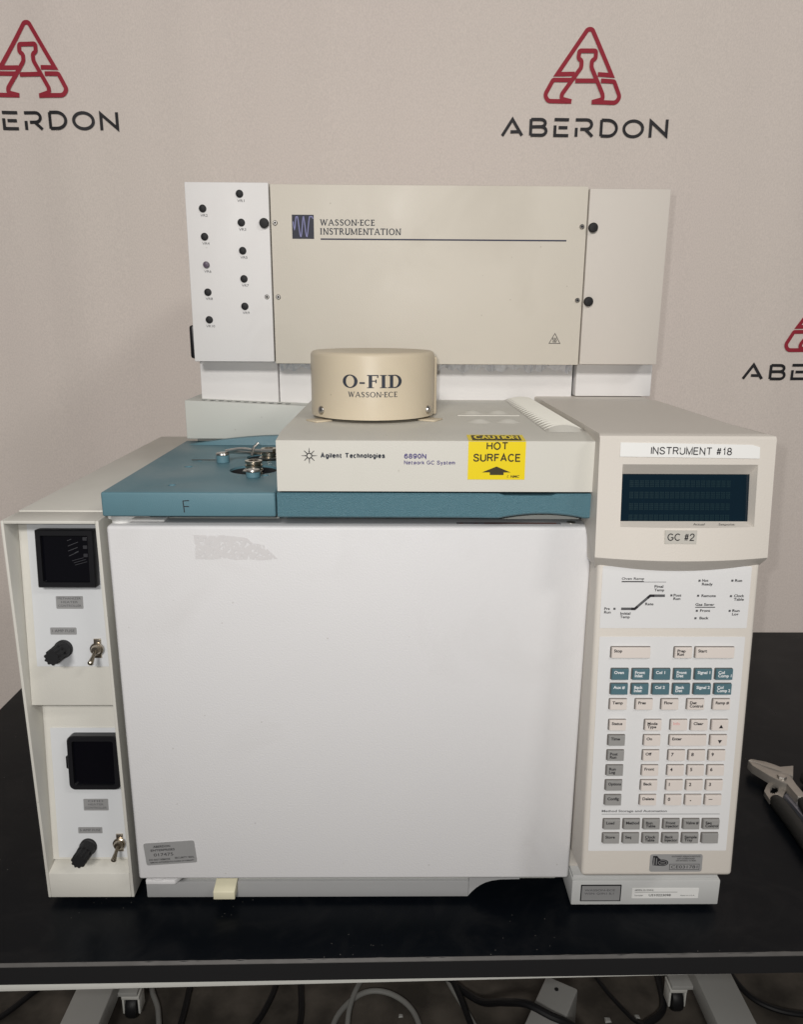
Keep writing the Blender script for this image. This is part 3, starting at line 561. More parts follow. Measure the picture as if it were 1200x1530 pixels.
for x, y, z0 in ((-.0965, .080, .4308), (-.0930, .150, .4308)):
    mb = MB(); mb.lathe((x, y, z0), (0, 0, 1), threads(x, y, z0, .0082, 5, .0040), 28); pst = G(mb, 'injector_post', nickel, lid)
    mb = MB(); mb.lathe((x-.001, y, z0+.0148), (0, 0, 1), [(.0100, 0), (.0105, .0006), (.0105, .0018), (.0098, .0022)], 6); G(mb, 'nut', steel, pst)
def knurl(x, y, z0, h):
    mb = MB(); mb.lathe((x, y, z0), (0, 0, 1), [(.0062, 0), (.0066, .0005), (.0066, h-.0005), (.006, h)], 24); k_ = G(mb, 'clamp_stud', teal, lid)
    mb = MB(); mb.lathe((x, y, z0+h), (0, 0, 1), [(.0066, .0001), (.0068, .0008), (.0062, .0022), (.003, .0030)], 24); G(mb, 'stud_cap', steel, k_)
knurl(-.1368, .129, .4457, .0075); knurl(-.0930, .056, .4457, .0050)
mb = MB(); mb.tube(spline([(-.1340, .129, .4570), (-.118, .135, .4585), (-.104, .139, .4560), (-.088, .142, .4555)], 6), .0018, 8); mb.tube(spline([(-.1320, .132, .4560), (-.118, .139, .4540), (-.104, .147, .4520), (-.088, .160, .4515)], 6), .0016, 8)
mb.tube([(-.108, .133, .4520), (-.106, .136, .4600), (-.102, .140, .4640)], .0013, 8); mb.tube([(-.170, .134, .4470), (-.137, .130, .4478)], .0006, 6); G(mb, 'lever_arm', steel, lid)

# cream detector deck with chamfered front
mb = MB(); xs = (-.0599, .2058)
prof = [(-.0156, .4485), (-.0156, .4908), (-.0150, .4914), (.0150, .4943), (.62, .4943), (.62, .4485)]
vs = [(x, y, z) for x in xs for y, z in prof]; k = len(prof)
mb.add(vs, [tuple(range(k)), tuple(range(k, 2*k))]+[(i, (i+1) % k, k+(i+1) % k, k+i) for i in range(k)])
deck = G(mb, 'detector_deck', cream, smooth=20)
fd = front(-.0156)
# teal fascia under the deck with the finger scoop
mb = MB(); n = 54; vs = []; fs = []
for i in range(n+1):
    x = -.0610+.2668*i/n
    def bump(x, a, b_): 
        t_ = (x-a)/(b_-a); return 0 if t_ <= 0 or t_ >= 1 else math.sin(math.pi*t_)**.8
    zb = .4246+.0042*bump(x, .128, .200); yf = -.0125-(.0016 if .128 < x < .176 else 0)*0-.0018*bump(x, .100, .215); zt = .4462 if not (.128 < x < .172) else .4446
    vs += [(x, yf+.0014, zb), (x, yf, zb+.0014), (x, yf, zt-.0015), (x, yf+.0015, zt), (x, .03, zt), (x, .03, zb)]
for i in range(n):
    a = i*6
    for k_ in range(6): fs.append((a+k_, a+(k_+1) % 6, a+6+(k_+1) % 6, a+6+k_))
fs += [(0, 1, 2, 3, 4, 5), tuple(n*6+q for q in (5, 4, 3, 2, 1, 0))]
mb.add(vs, fs); G(mb, 'teal_fascia', tealp)
mb = MB(); mb.box(-.058, .205, -.006, .03, .4463, .4484); G(mb, 'fascia_gap', gap)
# deck print
mb = MB(); cx, cz = -.0325, .4787
for q in range(8):
    a = math.pi*q/4
    for k_, (r_, d_) in enumerate(((.0022, .00062), (.0035, .00058), (.0047, .00045), (.0056, .00034), (.0063, .00026) if q % 2 == 0 else (.0054, .0003))): mb.disc(fd, cx+r_*math.cos(a), cz+r_*math.sin(a), d_, 0, .0003, 8)
    a += math.pi/8; mb.disc(fd, cx+.0021*math.cos(a), cz+.0021*math.sin(a), .0005, 0, .0003, 8)
G(mb, 'starburst_emblem', ink, deck, 0)
mb = MB(); sans_word(mb, fd, 'Agilent Technologies', -.0232, .4768, .0044, .0535, 0, .0003, .225); G(mb, 'maker_lettering', inkteal, deck, 0)
mb = MB(); sans_word(mb, fd, '6890N', .0463, .4765, .0043, .0184, 0, .0003, .20); sans_word(mb, fd, 'Network GC System', .0463, .4716, .0034, .0424, 0, .0003, .17); G(mb, 'model_lettering', inkblue, deck, 0)
# caution sticker folded over the deck edge
chf = Frame((0, -.0150, .4914), (1, 0, 0), Vector((0, .0300, .0029)).normalized(), Vector((0, -.0029, .0300)).normalized())
mb = MB(); mb.rect(fd, .0995, .1473, .4590, .4912, 0, .0004); mb.rect(chf, .0996, .1472, -.0008, .0200, 0, .0003)
mb.rect(chf, .1030, .1440, .0010, .0172, 1, .0006); sans_word(mb, chf, 'CAUTION', .1053, .0030, .0122, .0365, 0, .0009, .16)
sans_word(mb, fd, 'HOT', .1146, .4842, .0066, .0180, 1, .0006, .17); sans_word(mb, fd, 'SURFACE', .1037, .4742, .0068, .0398, 1, .0006, .17)
mb.poly(fd, [(.1235, .4702), (.1355, .4652), (.1296, .4652), (.1296, .4630), (.1180, .4630), (.1180, .4652), (.1112, .4652)], 1, .0006)
mb.text(fd, 'NMC', .1430, .4608, .0020, .0078, 'r', 1, .03, .0006, .25); mb.stroke(fd, [(.1340, .4625), (.1330, .4625), (.1328, .4612), (.1336, .4610)], .0003, 1, .0006)
G(mb, 'caution_sticker', [yellow, brown], deck, 0)
# ridged rest on the deck
for i in range(21):
    y0 = .030+i*.0118; mb = MB(); vs = []; fs = []; n = 12; d_ = .0090
    for k_ in range(n+1):
        u = k_/n; x = .1705+.0350*u; hb2 = .0034*(1-(2*u-1)**2); q_ = .0002+.0019*min(1, 4*u*(1-u)*1.6); yy = y0
        vs += [(x, yy, .4944), (x, yy, .4944+hb2+q_), (x, yy+.0114, .4944+hb2+.0002), (x, yy+.0114, .4944)]
    for k_ in range(n):
        a = k_*4
        for q in range(3): fs.append((a+q, a+q+1, a+q+5, a+q+4))
    mb.add(vs, fs); G(mb, 'ridge', cream, deck)
mb = MB(); vs = []; fs = []; n = 14
for k_ in range(n+1):
    u = k_/n; x = .1705+.0350*u; h_ = .0044*(1-(2*u-1)**2); vs += [(x, .0165, .4944), (x, .0285, .4946+h_), (x, .0305, .4944)]
for k_ in range(n): a = k_*3; fs += [(a, a+1, a+4, a+3), (a+1, a+2, a+5, a+4)]
mb.add(vs, fs); G(mb, 'ridge_end', cream, deck)
for x, y in ((.1192, .150), (.1458, .151), (.1194, .0825), (.1470, .083)):
    mb = MB(); mb.lathe((x, y, .4940), (0, 0, 1), [(.0125, .0003), (.0100, .0009), (.0060, .0025), (.0025, .0033), (.0005, .0034)], 28); G(mb, 'deck_dimple', cream, deck)
mb = MB(); mb.box(.102, .1646, .127, .130, .4940, .4951, bev=.0003); G(mb, 'deck_seam', cream, deck)
# pale step housing at the back left with vent slots
mb = MB(); mb.hexa([(-.2050, .2500, .4505), (-.0612, .2500, .4505), (-.0612, .60, .4505), (-.2050, .60, .4505), (-.2050, .2500, .4957), (-.0612, .2500, .4896), (-.0612, .60, .4896), (-.2050, .60, .4957)], bev=.0012)
mb.box(-.1990, -.0650, .275, .59, .4247, .4506)
step = mb.build('rear_step_housing', greyw); cs = []
for i in range(11):
    mb = MB(); x = -.1850+i*.0098; mb.prism(top(0), arc(x, .2628, .0034, .0068, 0, 360, 14)[:-1], .470, .52); cs.append(mb.build('c', gap))
cut(step, cs); step.parent = gc; step.matrix_parent_inverse = Matrix.Translation(gc.location).inverted()
for i in range(11):  # dark plates just under each slot, standing in for the shade inside
    x = -.1850+i*.0098; z = .4957-(x+.205)*.0424; mb = MB(); mb.prism(top(0), arc(x, .2628, .0033, .0067, 0, 360, 14)[:-1], z-.0016, z-.0006); G(mb, 'slot_shade', gap, step, 0)

# ---------------- control tower
mb = MB(); mb.box(.2068, .338, .034, .62, .4245, .4990, bev=.002); mb.box(.2135, .3378, .0345, .62, .038, .4244, bev=.002); tower = G(mb, 'control_tower', hous)
mb = MB(); mb.box(.2214, .3735, .018, .60, .0052, .0345, bev=.0012); cb = G(mb, 'tower_base', greyb2)
mb = MB(); mb.box(.2225, .3715, .0215, .30, .0347, .0380, bev=.0006); G(mb, 'base_trim', greyb2, cb)
f18 = front(.018)
label_plate('framed_nameplate', [black, silver, inkgrey], f18, .2305, .2722, .0100, .0298, .0006, cb, lambda mb, l: (mb.rect(f18, .2316, .2711, .0111, .0287, 1, l), mb.text(f18, 'WASSON-ECE', .2345, .0225, .0022, .031, 'l', 2, .008, l+.0002), mb.text(f18, 'WSN: Q3N1 B.1', .2345, .0185, .0022, .030, 'l', 2, .008, l+.0002)))
def serial(mb, l):
    mb.text(f18, '6890N (G1530N)', .2862, .0226, .0017, .0190, 'l', 1, .01, l); mb.rect(f18, .2862, .3300, .0208, .0212, 1, l)
    mb.text(f18, 'Serial#', .2862, .0162, .0016, .0085, 'l', 1, 0, l); mb.text(f18, 'US10223098', .3010, .0160, .0026, .0225, 'l', 1, .015, l); mb.text(f18, 'Made in U.S.A.', .3335, .0162, .0014, .0150, 'l', 1, 0, l)
label_plate('serial_label', [paper, ink], f18, .2835, .3520, .0135, .0255, .0008, cb, serial)
# slanted keypad housing
P0, P1 = (-.032, .3885), (-.052, .0985)
mb = MB(); mb.hexa([(.2095, P1[0], P1[1]), (.3475, P1[0], P1[1]), (.3475, .06, P1[1]-.035), (.2172, .06, P1[1]-.035), (.2095, -.0315, .396), (.3475, -.0315, .396), (.3475, .06, .396), (.2172, .06, .396)], bev=.0035, seg=3)
hp = G(mb, 'keypad_housing', hous)
pf = slanted(*P0, *P1); mm = .001
label_plate('status_film', [padw], pf, .2140, .3402, -.0545, .0000, .001, hp)
label_plate('keypad_film', [padw], pf, .2145, .3398, -.2650, -.0622, .001, hp)
# status print
mb = MB(); L = .0008
def tx(s, u, t_, h=.0019, wd=None, m=0, b_=.012): mb.text(pf, s, u*mm, -t_*mm, h, None if wd is None else wd*mm, 'l', m, b_, L)
tx('Oven Ramp', 230.5, 11.7, .0020, 19.0); mb.rect(pf, .2305, .2493, -.0138, -.0129, 0, L); mb.rect(pf, .2493, .2682, -.0138, -.0135, 0, L)
mb.stroke(pf, [(.2314, -.0372), (.2430, -.0372), (.2555, -.0256), (.2680, -.0256)], .0022, 1, L)
mb.stroke(pf, [(.2400, -.0372), (.2430, -.0372), (.2452, -.0352)], .0023, 0, L+.0001); mb.stroke(pf, [(.2532, -.0277), (.2555, -.0256), (.2590, -.0256)], .0023, 0, L+.0001)
for s, u, t_, wd in (('Pre', 217.1, 38.1, 4.6), ('Run', 217.1, 41.2, 5.6), ('Initial', 231, 42.3, 8.6), ('Temp', 231, 45.4, 8.2), ('Final', 258.7, 18.5, 7.4), ('Temp', 258.7, 21.6, 8.4), ('Rate', 251.7, 33.9, 7.0), ('Post', 275.4, 26.2, 6.6), ('Run', 275.4, 29.2, 6.0),
                     ('Not', 298.8, 13.2, 5.2), ('Ready', 298.8, 16.4, 9.2), ('Run', 326.7, 13.2, 6.0), ('Remote', 299.2, 26.6, 12.2), ('Clock', 327.0, 26.6, 8.6), ('Table', 327.0, 29.7, 8.6), ('Gas Saver', 294.6, 34.3, 16.2), ('Front', 299.0, 39.7, 8.6), ('Back', 299.0, 46.3, 7.8), ('Run', 326.6, 39.7, 6.2), ('Log', 326.6, 42.8, 5.4)): tx(s, u, t_+.1, .0022, wd, 0, .02)
mb.rect(pf, .2946, .3116, -.0361, -.0354, 0, L)
for u, t_ in ((225.7, 37.2), (273.5, 25.3), (296.5, 12.4), (324.4, 12.3), (296.3, 25.6), (324.3, 25.9), (296.2, 38.9), (295.5, 45.5), (324.3, 38.9)):
    mb.rect(pf, (u-.9)*mm, (u+.9)*mm, -(t_+.9)*mm, -(t_-.9)*mm, 1, L)
G(mb, 'status_print', [ink, inkgrey], hp, 0)
mb = MB(); tx('Method Storage and Automation', 224.8, 226.4, .0021, 58.4, 0, .016); mb.rect(pf, .2248, .3310, -.2286, -.2282, 0, L); G(mb, 'section_print', inkgrey, hp, 0)
keyshade = mat('key_gap_shade', (0.13, 0.115, 0.105), 0.7)  # gap round each key, widened left and above to paint its side shade
# keys, each its own raised cap with its legend
def key(u, t_, w_, lines, kind='b', h_=9.3):
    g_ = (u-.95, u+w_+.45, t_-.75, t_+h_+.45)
    m_ = {'b': keyb, 't': keyt, 'g': keyg}[kind]; im = {'b': ink, 't': inkw, 'g': ink}[kind]
    mb = MB(); e = .55; H_ = .0031; o = [(u, t_), (u+w_, t_), (u+w_, t_+h_), (u, t_+h_)]; i_ = [(u+e, t_+e*.6), (u+w_-e*.4, t_+e*.6), (u+w_-e*.4, t_+h_-e*.4), (u+e, t_+h_-e*.4)]
    A = [pf.p(a*mm, -b_*mm, .0003) for a, b_ in o]; A2 = [pf.p(a*mm, -b_*mm, H_*.8) for a, b_ in o]; B_ = [pf.p(a*mm, -b_*mm, H_) for a, b_ in i_]
    mb.add(A+A2+B_, [(q, (q+1) % 4, 4+(q+1) % 4, 4+q) for q in range(4)]+[(4+q, 4+(q+1) % 4, 8+(q+1) % 4, 8+q) for q in range(4)]+[(8, 9, 10, 11)])
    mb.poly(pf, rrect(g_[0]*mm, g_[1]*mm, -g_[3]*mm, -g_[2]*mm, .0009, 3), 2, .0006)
    lt_ = H_+.00015
    if lines == 'up' or lines == 'down':
        cx = u+w_*.55; cy = t_+h_*.58; s_ = 1 if lines == 'up' else -1; mb.poly(pf, [(cx*mm, -(cy-1.7*s_)*mm), ((cx+1.9)*mm, -(cy+1.6*s_)*mm), ((cx-1.9)*mm, -(cy+1.6*s_)*mm)], 1, lt_)
    elif lines == '-': mb.rect(pf, (u+2.6)*mm, (u+6)*mm, -(t_+3.6)*mm, -(t_+3.0)*mm, 1, lt_)
    elif lines == '.': mb.disc(pf, (u+4.2)*mm, -(t_+4.4)*mm, .0006, 1, lt_)
    else:
        for k_, s in enumerate(lines):
            tw = text_geom(s, .03)[2]*(.0025/CAPH)*1.05; tw = min(tw, (w_-2.9)*mm)
            mb.text(pf, s, (u+1.7)*mm, -(t_+(3.9 if (len(lines) > 1 or s.isalpha() or '#' in s or ' ' in s) else 4.6)+k_*3.0)*mm, .0025 if len(s) > 1 else .0030, tw if len(s) > 1 else None, 'l', 1, .03, lt_)
    return G(mb, 'key', [m_, inkred if lines == ['Info'] else im, keyshade], hp, 0)
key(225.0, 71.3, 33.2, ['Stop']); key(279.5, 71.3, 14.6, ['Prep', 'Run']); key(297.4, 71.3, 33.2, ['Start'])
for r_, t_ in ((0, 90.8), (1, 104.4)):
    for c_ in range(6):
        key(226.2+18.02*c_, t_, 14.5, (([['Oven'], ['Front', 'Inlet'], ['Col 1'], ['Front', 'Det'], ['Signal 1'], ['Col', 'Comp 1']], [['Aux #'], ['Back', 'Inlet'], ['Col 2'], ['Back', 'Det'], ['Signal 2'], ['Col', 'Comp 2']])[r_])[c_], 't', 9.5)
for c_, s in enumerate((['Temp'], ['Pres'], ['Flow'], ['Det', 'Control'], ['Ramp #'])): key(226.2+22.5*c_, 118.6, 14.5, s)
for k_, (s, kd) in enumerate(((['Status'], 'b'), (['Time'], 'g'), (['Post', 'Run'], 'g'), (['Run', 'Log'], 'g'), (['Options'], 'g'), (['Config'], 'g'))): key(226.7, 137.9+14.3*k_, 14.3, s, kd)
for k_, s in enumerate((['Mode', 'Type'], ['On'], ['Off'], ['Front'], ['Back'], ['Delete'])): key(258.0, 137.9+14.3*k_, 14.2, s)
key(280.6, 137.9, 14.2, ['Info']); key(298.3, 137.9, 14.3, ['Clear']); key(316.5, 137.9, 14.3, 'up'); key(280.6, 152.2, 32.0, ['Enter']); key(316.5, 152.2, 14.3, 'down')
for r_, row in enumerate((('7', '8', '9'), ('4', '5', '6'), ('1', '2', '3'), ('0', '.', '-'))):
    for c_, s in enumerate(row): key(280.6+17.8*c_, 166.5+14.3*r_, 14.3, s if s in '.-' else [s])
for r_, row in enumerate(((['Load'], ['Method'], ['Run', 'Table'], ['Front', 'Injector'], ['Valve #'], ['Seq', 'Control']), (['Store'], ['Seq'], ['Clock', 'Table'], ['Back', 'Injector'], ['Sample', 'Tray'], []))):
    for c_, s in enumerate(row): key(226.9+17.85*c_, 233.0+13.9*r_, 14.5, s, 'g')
def inst(mb, l):
    mb.poly(pf, [(.2738, -.2700), (.2775, -.2700), (.2790, -.2720), (.2820, -.2745), (.2815, -.2800), (.2740, -.2795), (.2735, -.2760)], 1, l)
    mb.poly(pf, arc(.2828, -.2768, .0052, .0033, 0, 360, 20)[:-1], 1, l+.0001); mb.stroke(pf, arc(.2828, -.2768, .0040, .0022, 0, 350, 18), .0004, 2, l+.0002)
    mb.rect(pf, .2745, .2752, -.2790, -.2715, 2, l+.0002); mb.rect(pf, .2768, .2774, -.2788, -.2722, 2, l+.0002); mb.rect(pf, .2806, .2850, -.2771, -.2765, 2, l+.0003)
    for s, t_, wd in (('SOUTHWEST RESEARCH INSTITUTE', .2713, .0260), ('6220 CULEBRA ROAD', .2734, .0160), ('SAN ANTONIO, TX 78238', .2755, .0180)): mb.text(pf, s, .3038, -t_, .0014, wd, 'c', 1, .012, l)
    mb.stroke(pf, [(.2894, -.2838), (.3164, -.2838), (.3164, -.2783), (.2894, -.2783)], .0004, 1, l, True); mb.text(pf, 'CE031781', .3029, -.2826, .0030, .0240, 'c', 1, 0, l)
label_plate('institute_tag', [silver, ink, silver], pf, .2713, .3190, -.2860, -.2686, .002, hp, inst, base=.0002)
# display head: flat on top, bowed out along its lower edge, window let into it
hx0, hx1 = .2045, .3484; wx0, wx1 = .2240, .3348; cols = [hx0+.0*0]+[hx0+(wx0-hx0)*k/3 for k in (1, 2, 3)]+[wx0+(wx1-wx0)*k/12 for k in range(1, 13)]+[wx1+(hx1-wx1)*k/3 for k in (1, 2, 3)]
rows = [0, .0228, .0738, .1000]
def hsurf(x, t_):
    u = (x-hx0)/(hx1-hx0)*2-1; return Vector((x, -.0300-.0100*t_/.1-.0055*max(0, t_-.05)/.05*(1-u*u), .4982-t_*.995-.0016*(1-u*u)*max(0, t_-.05)/.05))
mb = MB(); nc = len(cols); prof_n = None; vs = []; fs = []
for x in cols:
    xn = .2062+(x-hx0)/(hx1-hx0)*(.3385-.2062)
    pr = [Vector((xn, .235, .4995)), Vector((xn, -.0205, .4995)), Vector((xn*.5+x*.5, -.0245, .4995))]
    fr_ = [hsurf(x, t_) for t_ in rows]; fr_[0] += Vector((0, .0012, 0)); fr_.insert(1, hsurf(x, .0020)+Vector((0, -.0002, 0)))
    u = (x-hx0)/(hx1-hx0)*2-1
    b0 = hsurf(x, .1000); xi = .2085+(x-hx0)/(hx1-hx0)*(.3480-.2085-.0015); pr += fr_+[b0+Vector((0, .0022, -.0025)), Vector((xi, b0.y+.0125, b0.z-.0125)), Vector((xi, -.003, b0.z-.0125)), Vector((xi, -.003, .43)), Vector((xn, .235, .43))]
    vs += pr
K = len(pr)
for i in range(nc-1):
    for k_ in range(K):
        if k_ == 5 and 3 <= i < 15: continue
        k2 = (k_+1) % K; fs.append((i*K+k_, i*K+k2, (i+1)*K+k2, (i+1)*K+k_))
mb.add(vs, fs)
for e in (0, nc-1):                       # side cheeks, closed strip by strip back to the tower
    pe = vs[e*K:(e+1)*K]; xb = pe[0].x; ch = pe[1:K-2]; bk = [Vector((xb, .034, max(p.z, .43) if k_ < len(ch)-3 else .43)) for k_, p in enumerate(ch)]
    q = len(ch); mb.add(ch+bk, [(k_, k_+1, q+k_+1, q+k_) for k_ in range(q-1)]); mb.add([Vector((xb, .034, .4995)), Vector((xb, .235, .4995)), Vector((xb, .235, .43)), Vector((xb, .034, .43))], [(0, 1, 2, 3)])
# sloped reveal of the window
a0, a1, b1, b0 = hsurf(wx0, .0228), hsurf(wx1, .0228), hsurf(wx1, .0738), hsurf(wx0, .0738)
s0, s1, s2, s3 = Vector((.2252, -.0245, .4660)), Vector((.3325, -.0245, .4660)), Vector((.3325, -.0305, .4272)), Vector((.2252, -.0305, .4272))
lo = [hsurf(x, .0738) for x in cols[3:16]]; hi = [hsurf(x, .0228) for x in cols[3:16]]; n = len(lo)
loi = [s3+(s2-s3)*k/(n-1) for k in range(n)]; hii = [s0+(s1-s0)*k/(n-1) for k in range(n)]
mb.add(lo+loi, [(k, k+1, n+k+1, n+k) for k in range(n-1)]); mb.add(hi+hii, [(k, k+1, n+k+1, n+k) for k in range(n-1)]); mb.add([a0, b0, s3, s0], [(0, 1, 2, 3)]); mb.add([a1, b1, s2, s1], [(0, 1, 2, 3)])
head = G(mb, 'display_head', hous, smooth=32)
df = Frame(s0, (1, 0, 0), (s0-s3).normalized(), Vector((0, -(s0-s3).normalized().z, (s0-s3).normalized().y)))
mb = MB(); mb.prism(df, [(-.0005, -.0398), (.1078, -.0398), (.1078, .0005), (-.0005, .0005)], -.003, -.0006); scr = G(mb, 'display_screen', glass, head, 0)
for r_ in range(4):
    mb = MB(); v0 = -(.0052+.0095*r_)
    for c_ in range(20):
        u0 = .0080+c_*.00425
        for q in range(4):
            for k_ in range(3): mb.rect(df, u0+k_*.00115, u0+k_*.00115+.0009, v0-.0056+q*.00148, v0-.0056+q*.00148+.0011, 0, -.0004)
    G(mb, 'character_row', cellm, scr, 0)
hf = slanted(-.0300, .4982, -.0400, .3987)
mb = MB(); hb = lambda t_: .0055*max(0, t_-.05)/.05
mb.text(Frame(hf.O, hf.U, hf.V, hf.N), 'Actual', .2846, -.0722-.0006, .0017, .0095, 'l', 0, 0, -.0002); mb.text(hf, 'Setpoint', .3058, -.0728, .0017, .0132, 'l', 0, 0, -.0002)
lof = Frame((0, 0, 0), (1, 0, 0), (0, 0, 1), (0, -1, 0))
G(mb, 'display_print', ink, head, 0).location = (0, -.0003, 0)
mb = MB(); mb.prism(hf, [(.2213, -.0165), (.3353, -.0178), (.3350, -.0085), (.3285, -.0066), (.2213, -.0050)], 0.0003, .0007); sans_word(mb, hf, 'INSTRUMENT #18', .2462, -.0146, .0062, .0660, 1, .0009, .135, R(-.5)); G(mb, 'instrument_label', [paper, ink], head, 0)
yb = -.0055*.62
f2 = Frame(hf.O+Vector((0, -.0038, 0)), hf.U, hf.V, hf.N)
mb = MB(); mb.prism(f2, [(.2605, -.0872), (.2865, -.0874), (.2867, -.0763), (.2605, -.0763)], -.0016, .0006); sans_word(mb, f2, 'GC #2', .2624, -.0848, .0062, .0222, 1, .0008, .135); G(mb, 'unit_label', [cleart, ink], head, 0)

# ================================================================ detector cap resting on the deck
cap = thing('detector_cap', 'round cream metal detector cap standing on the chromatograph deck', 'cap'); cap.location = (.0168, .1215, .4945)
def K_(mb, name, mats, smooth=35):
    o = mb.build(name, mats, cap, smooth); o.matrix_parent_inverse = Matrix.Translation(cap.location).inverted(); return o
CR = .0605; CX, CY = .0168, .1215
mb = MB(); mb.lathe((CX, CY, .4975), (0, 0, 1), [(CR-.002, 0), (CR, .0004), (CR, .0572), (CR-.0006, .0592), (CR-.0020, .0606), (CR-.0040, .0612), (CR-.012, .0613), (.004, .0613)], 72); K_(mb, 'shell', capm)
mb = MB(); mb.box(CX+CR-.005, CX+CR+.0035, CY+.010, CY+.030, .4950, .5525, bev=.002); K_(mb, 'rear_flange', capm)
cw = Cyl(CX, CY, CR)
mb = MB(); serif_word(mb, cw, 'O-FID', -.0268, .5275, .0118, .0560, 0, .0003, T=.22, t=.075); K_(mb, 'cap_lettering', inkteal, 0)
mb = MB(); serif_word(mb, cw, 'WASSON.ECE', -.0216, .5192, .0048, .0462, 0, .0003, T=.17, t=.09, sf=.3); K_(mb, 'maker_lettering', inkteal, 0)
for a in (-52, 62):
    d_ = Vector((math.sin(R(a)), -math.cos(R(a)), 0)); p_ = Vector((CX, CY, .5045))+d_*CR
    mb = MB(); mb.lathe(p_-d_*.001, d_, [(.0042, 0), (.0042, .0012), (.0036, .0026), (.0022, .0034)], 18); K_(mb, 'screw', steel)
    mb = MB(); rt = d_.cross(Vector((0, 0, 1))); mm_ = Matrix.Translation(Vector((CX, CY, .4944))+d_*(CR+.002)) @ Matrix.Rotation(R(a), 4, 'Z'); mb.box(-.009, .009, -.010, .008, 0, .0016, bev=.0005, mtx=mm_); K_(mb, 'foot_tab', capm)

# ================================================================ rear valve enclosure standing on the chromatograph
en = thing('valve_enclosure', 'wide beige sheet metal enclosure standing behind and above the chromatograph', 'enclosure'); en.location = (.075, .35, .4945)
def E_(mb, name, mats, parent=None, smooth=35):
    o = mb.build(name, mats, parent or en, smooth)
    if parent is None: o.matrix_parent_inverse = Matrix.Translation(en.location).inverted()
    return o
EY = .245; fe = front(EY)
mb = MB(); mb.box(-.1870, .3372, .2575, .56, .5415, .7275, bev=.001); E_(mb, 'body', beige2)
mb = MB(); mb.box(-.1890, -.0985, EY, .258, .5400, .7300, bev=.0011); lp = E_(mb, 'left_panel', whitep)
mb = MB(); mb.box(-.0972, .2490, EY+.0008, .258, .5380, .7288, bev=.0011); cp = E_(mb, 'centre_panel', beige)
mb = MB(); mb.box(.2503, .3388, EY+.0003, .258, .5388, .7266, bev=.0011); rp = E_(mb, 'right_panel', beige2)
mb = MB(); mb.box(-.1910, -.0995, .2750, .54, .4900, .5414, bev=.0012); nl = E_(mb, 'left_neck', whitep)
mb = MB(); mb.box(-.0985, .2510, .2795, .54, .4885, .5414, bev=.0008); nm = E_(mb, 'centre_neck', whitep)
mb = MB(); mb.box(.2545, .3448, .2750, .54, .4998, .5414, bev=.0012); E_(mb, 'right_neck', whitep)
mb = MB(); mb.box(.2512, .2543, .2900, .42, .4950, .5412); E_(mb, 'neck_gap', gap)
mb = MB(); mb.box(.0805, .0842, .2786, .2796, .4950, .5380); mb.box(.0822, .0826, .2780, .2786, .4950, .5380, m=1); E_(mb, 'cable_slot', [gap, greyb], nm)
mb = MB(); mb.box(-.1965, -.1892, .256, .30, .5425, .5800, bev=.003); E_(mb, 'side_latch', black)
# crumpled foil insulation hanging under the centre panel
mb = MB(); vs = []; fs = []; n = 170
for i in range(n+1):
    x = -.096+.344*i/n; d_ = .0075+.0020*math.sin(i*.31)+.0016*math.sin(i*.83+1)+random.uniform(-.0007, .0007); y = .2690+random.uniform(-.0016, .0016)
    vs += [(x, y, .5376+.002), (x, y+.0020+random.uniform(-.001, .001), .5376-d_*.55), (x, y+.0045, .5376-d_)]
for i in range(n): a = i*3; fs += [(a, a+1, a+4, a+3), (a+1, a+2, a+5, a+4)]
mb.add(vs, fs); E_(mb, 'foil_insulation', foil, cp)
VR = ((-.1298, .7183), (-.1704, .7031), (-.1292, .6890), (-.1700, .6742), (-.1290, .6599), (-.1696, .6449), (-.1289, .6303), (-.1697, .6158), (-.1293, .6009), (-.1698, .5861))
scuff = mat('dull_violet_plug', (0.10, 0.075, 0.11), 0.4)
for k, (x, z) in enumerate(VR):
    mb = MB(); mb.lathe((x, EY, z), (0, -1, 0), [(.0040, 0), (.0041, .0008), (.0036, .0018), (.0020, .0024)] if k != 5 else [(.0034, 0), (.0036, .0020), (.0030, .0032), (.0012, .0036)], 20); E_(mb, 'vent_plug', blackm if k != 5 else scuff, lp)
mb = MB()
for k, (x, z) in enumerate(VR): mb.text(fe, 'VR%d' % (k+1), x+.0010, z-.0083, .0026, .0078 if k < 9 else .0098, 'c', 0, 0)
E_(mb, 'plug_lettering', inkgrey, lp, 0)
for x, z, p_ in ((-.1042, .6885, lp), (.2556, .6862, rp), (.2556, .6082, rp)):
    mb = MB(); mb.lathe((x, EY, z), (0, -1, 0), [(.0040, 0), (.0052, .0006), (.0052, .0030), (.0044, .0042), (.0016, .0046)], 24); E_(mb, 'thumb_screw', blackm, p_)
for x, z, p_ in ((-.0925, .6890, cp), (-.1043, .6111, lp), (-.0916, .6112, cp), (.2438, .6873, cp), (.2435, .6095, cp)):
    mb = MB(); mb.lathe((x, EY+.0008, z), (0, -1, 0), [(.0027, 0), (.0027, .0008), (.0019, .0014), (.0012, .0014), (.0011, .0004)], 18); sc = E_(mb, 'screw', steel, p_)
    mb = MB(); mb.disc(fe, x, z, .0011, 0, .0007); E_(mb, 'socket', gap, sc, 0)
fc = front(EY+.0008)
mb = MB(); mb.rect(fc, -.0741, -.0503, .6728, .6976, 0, .0003)
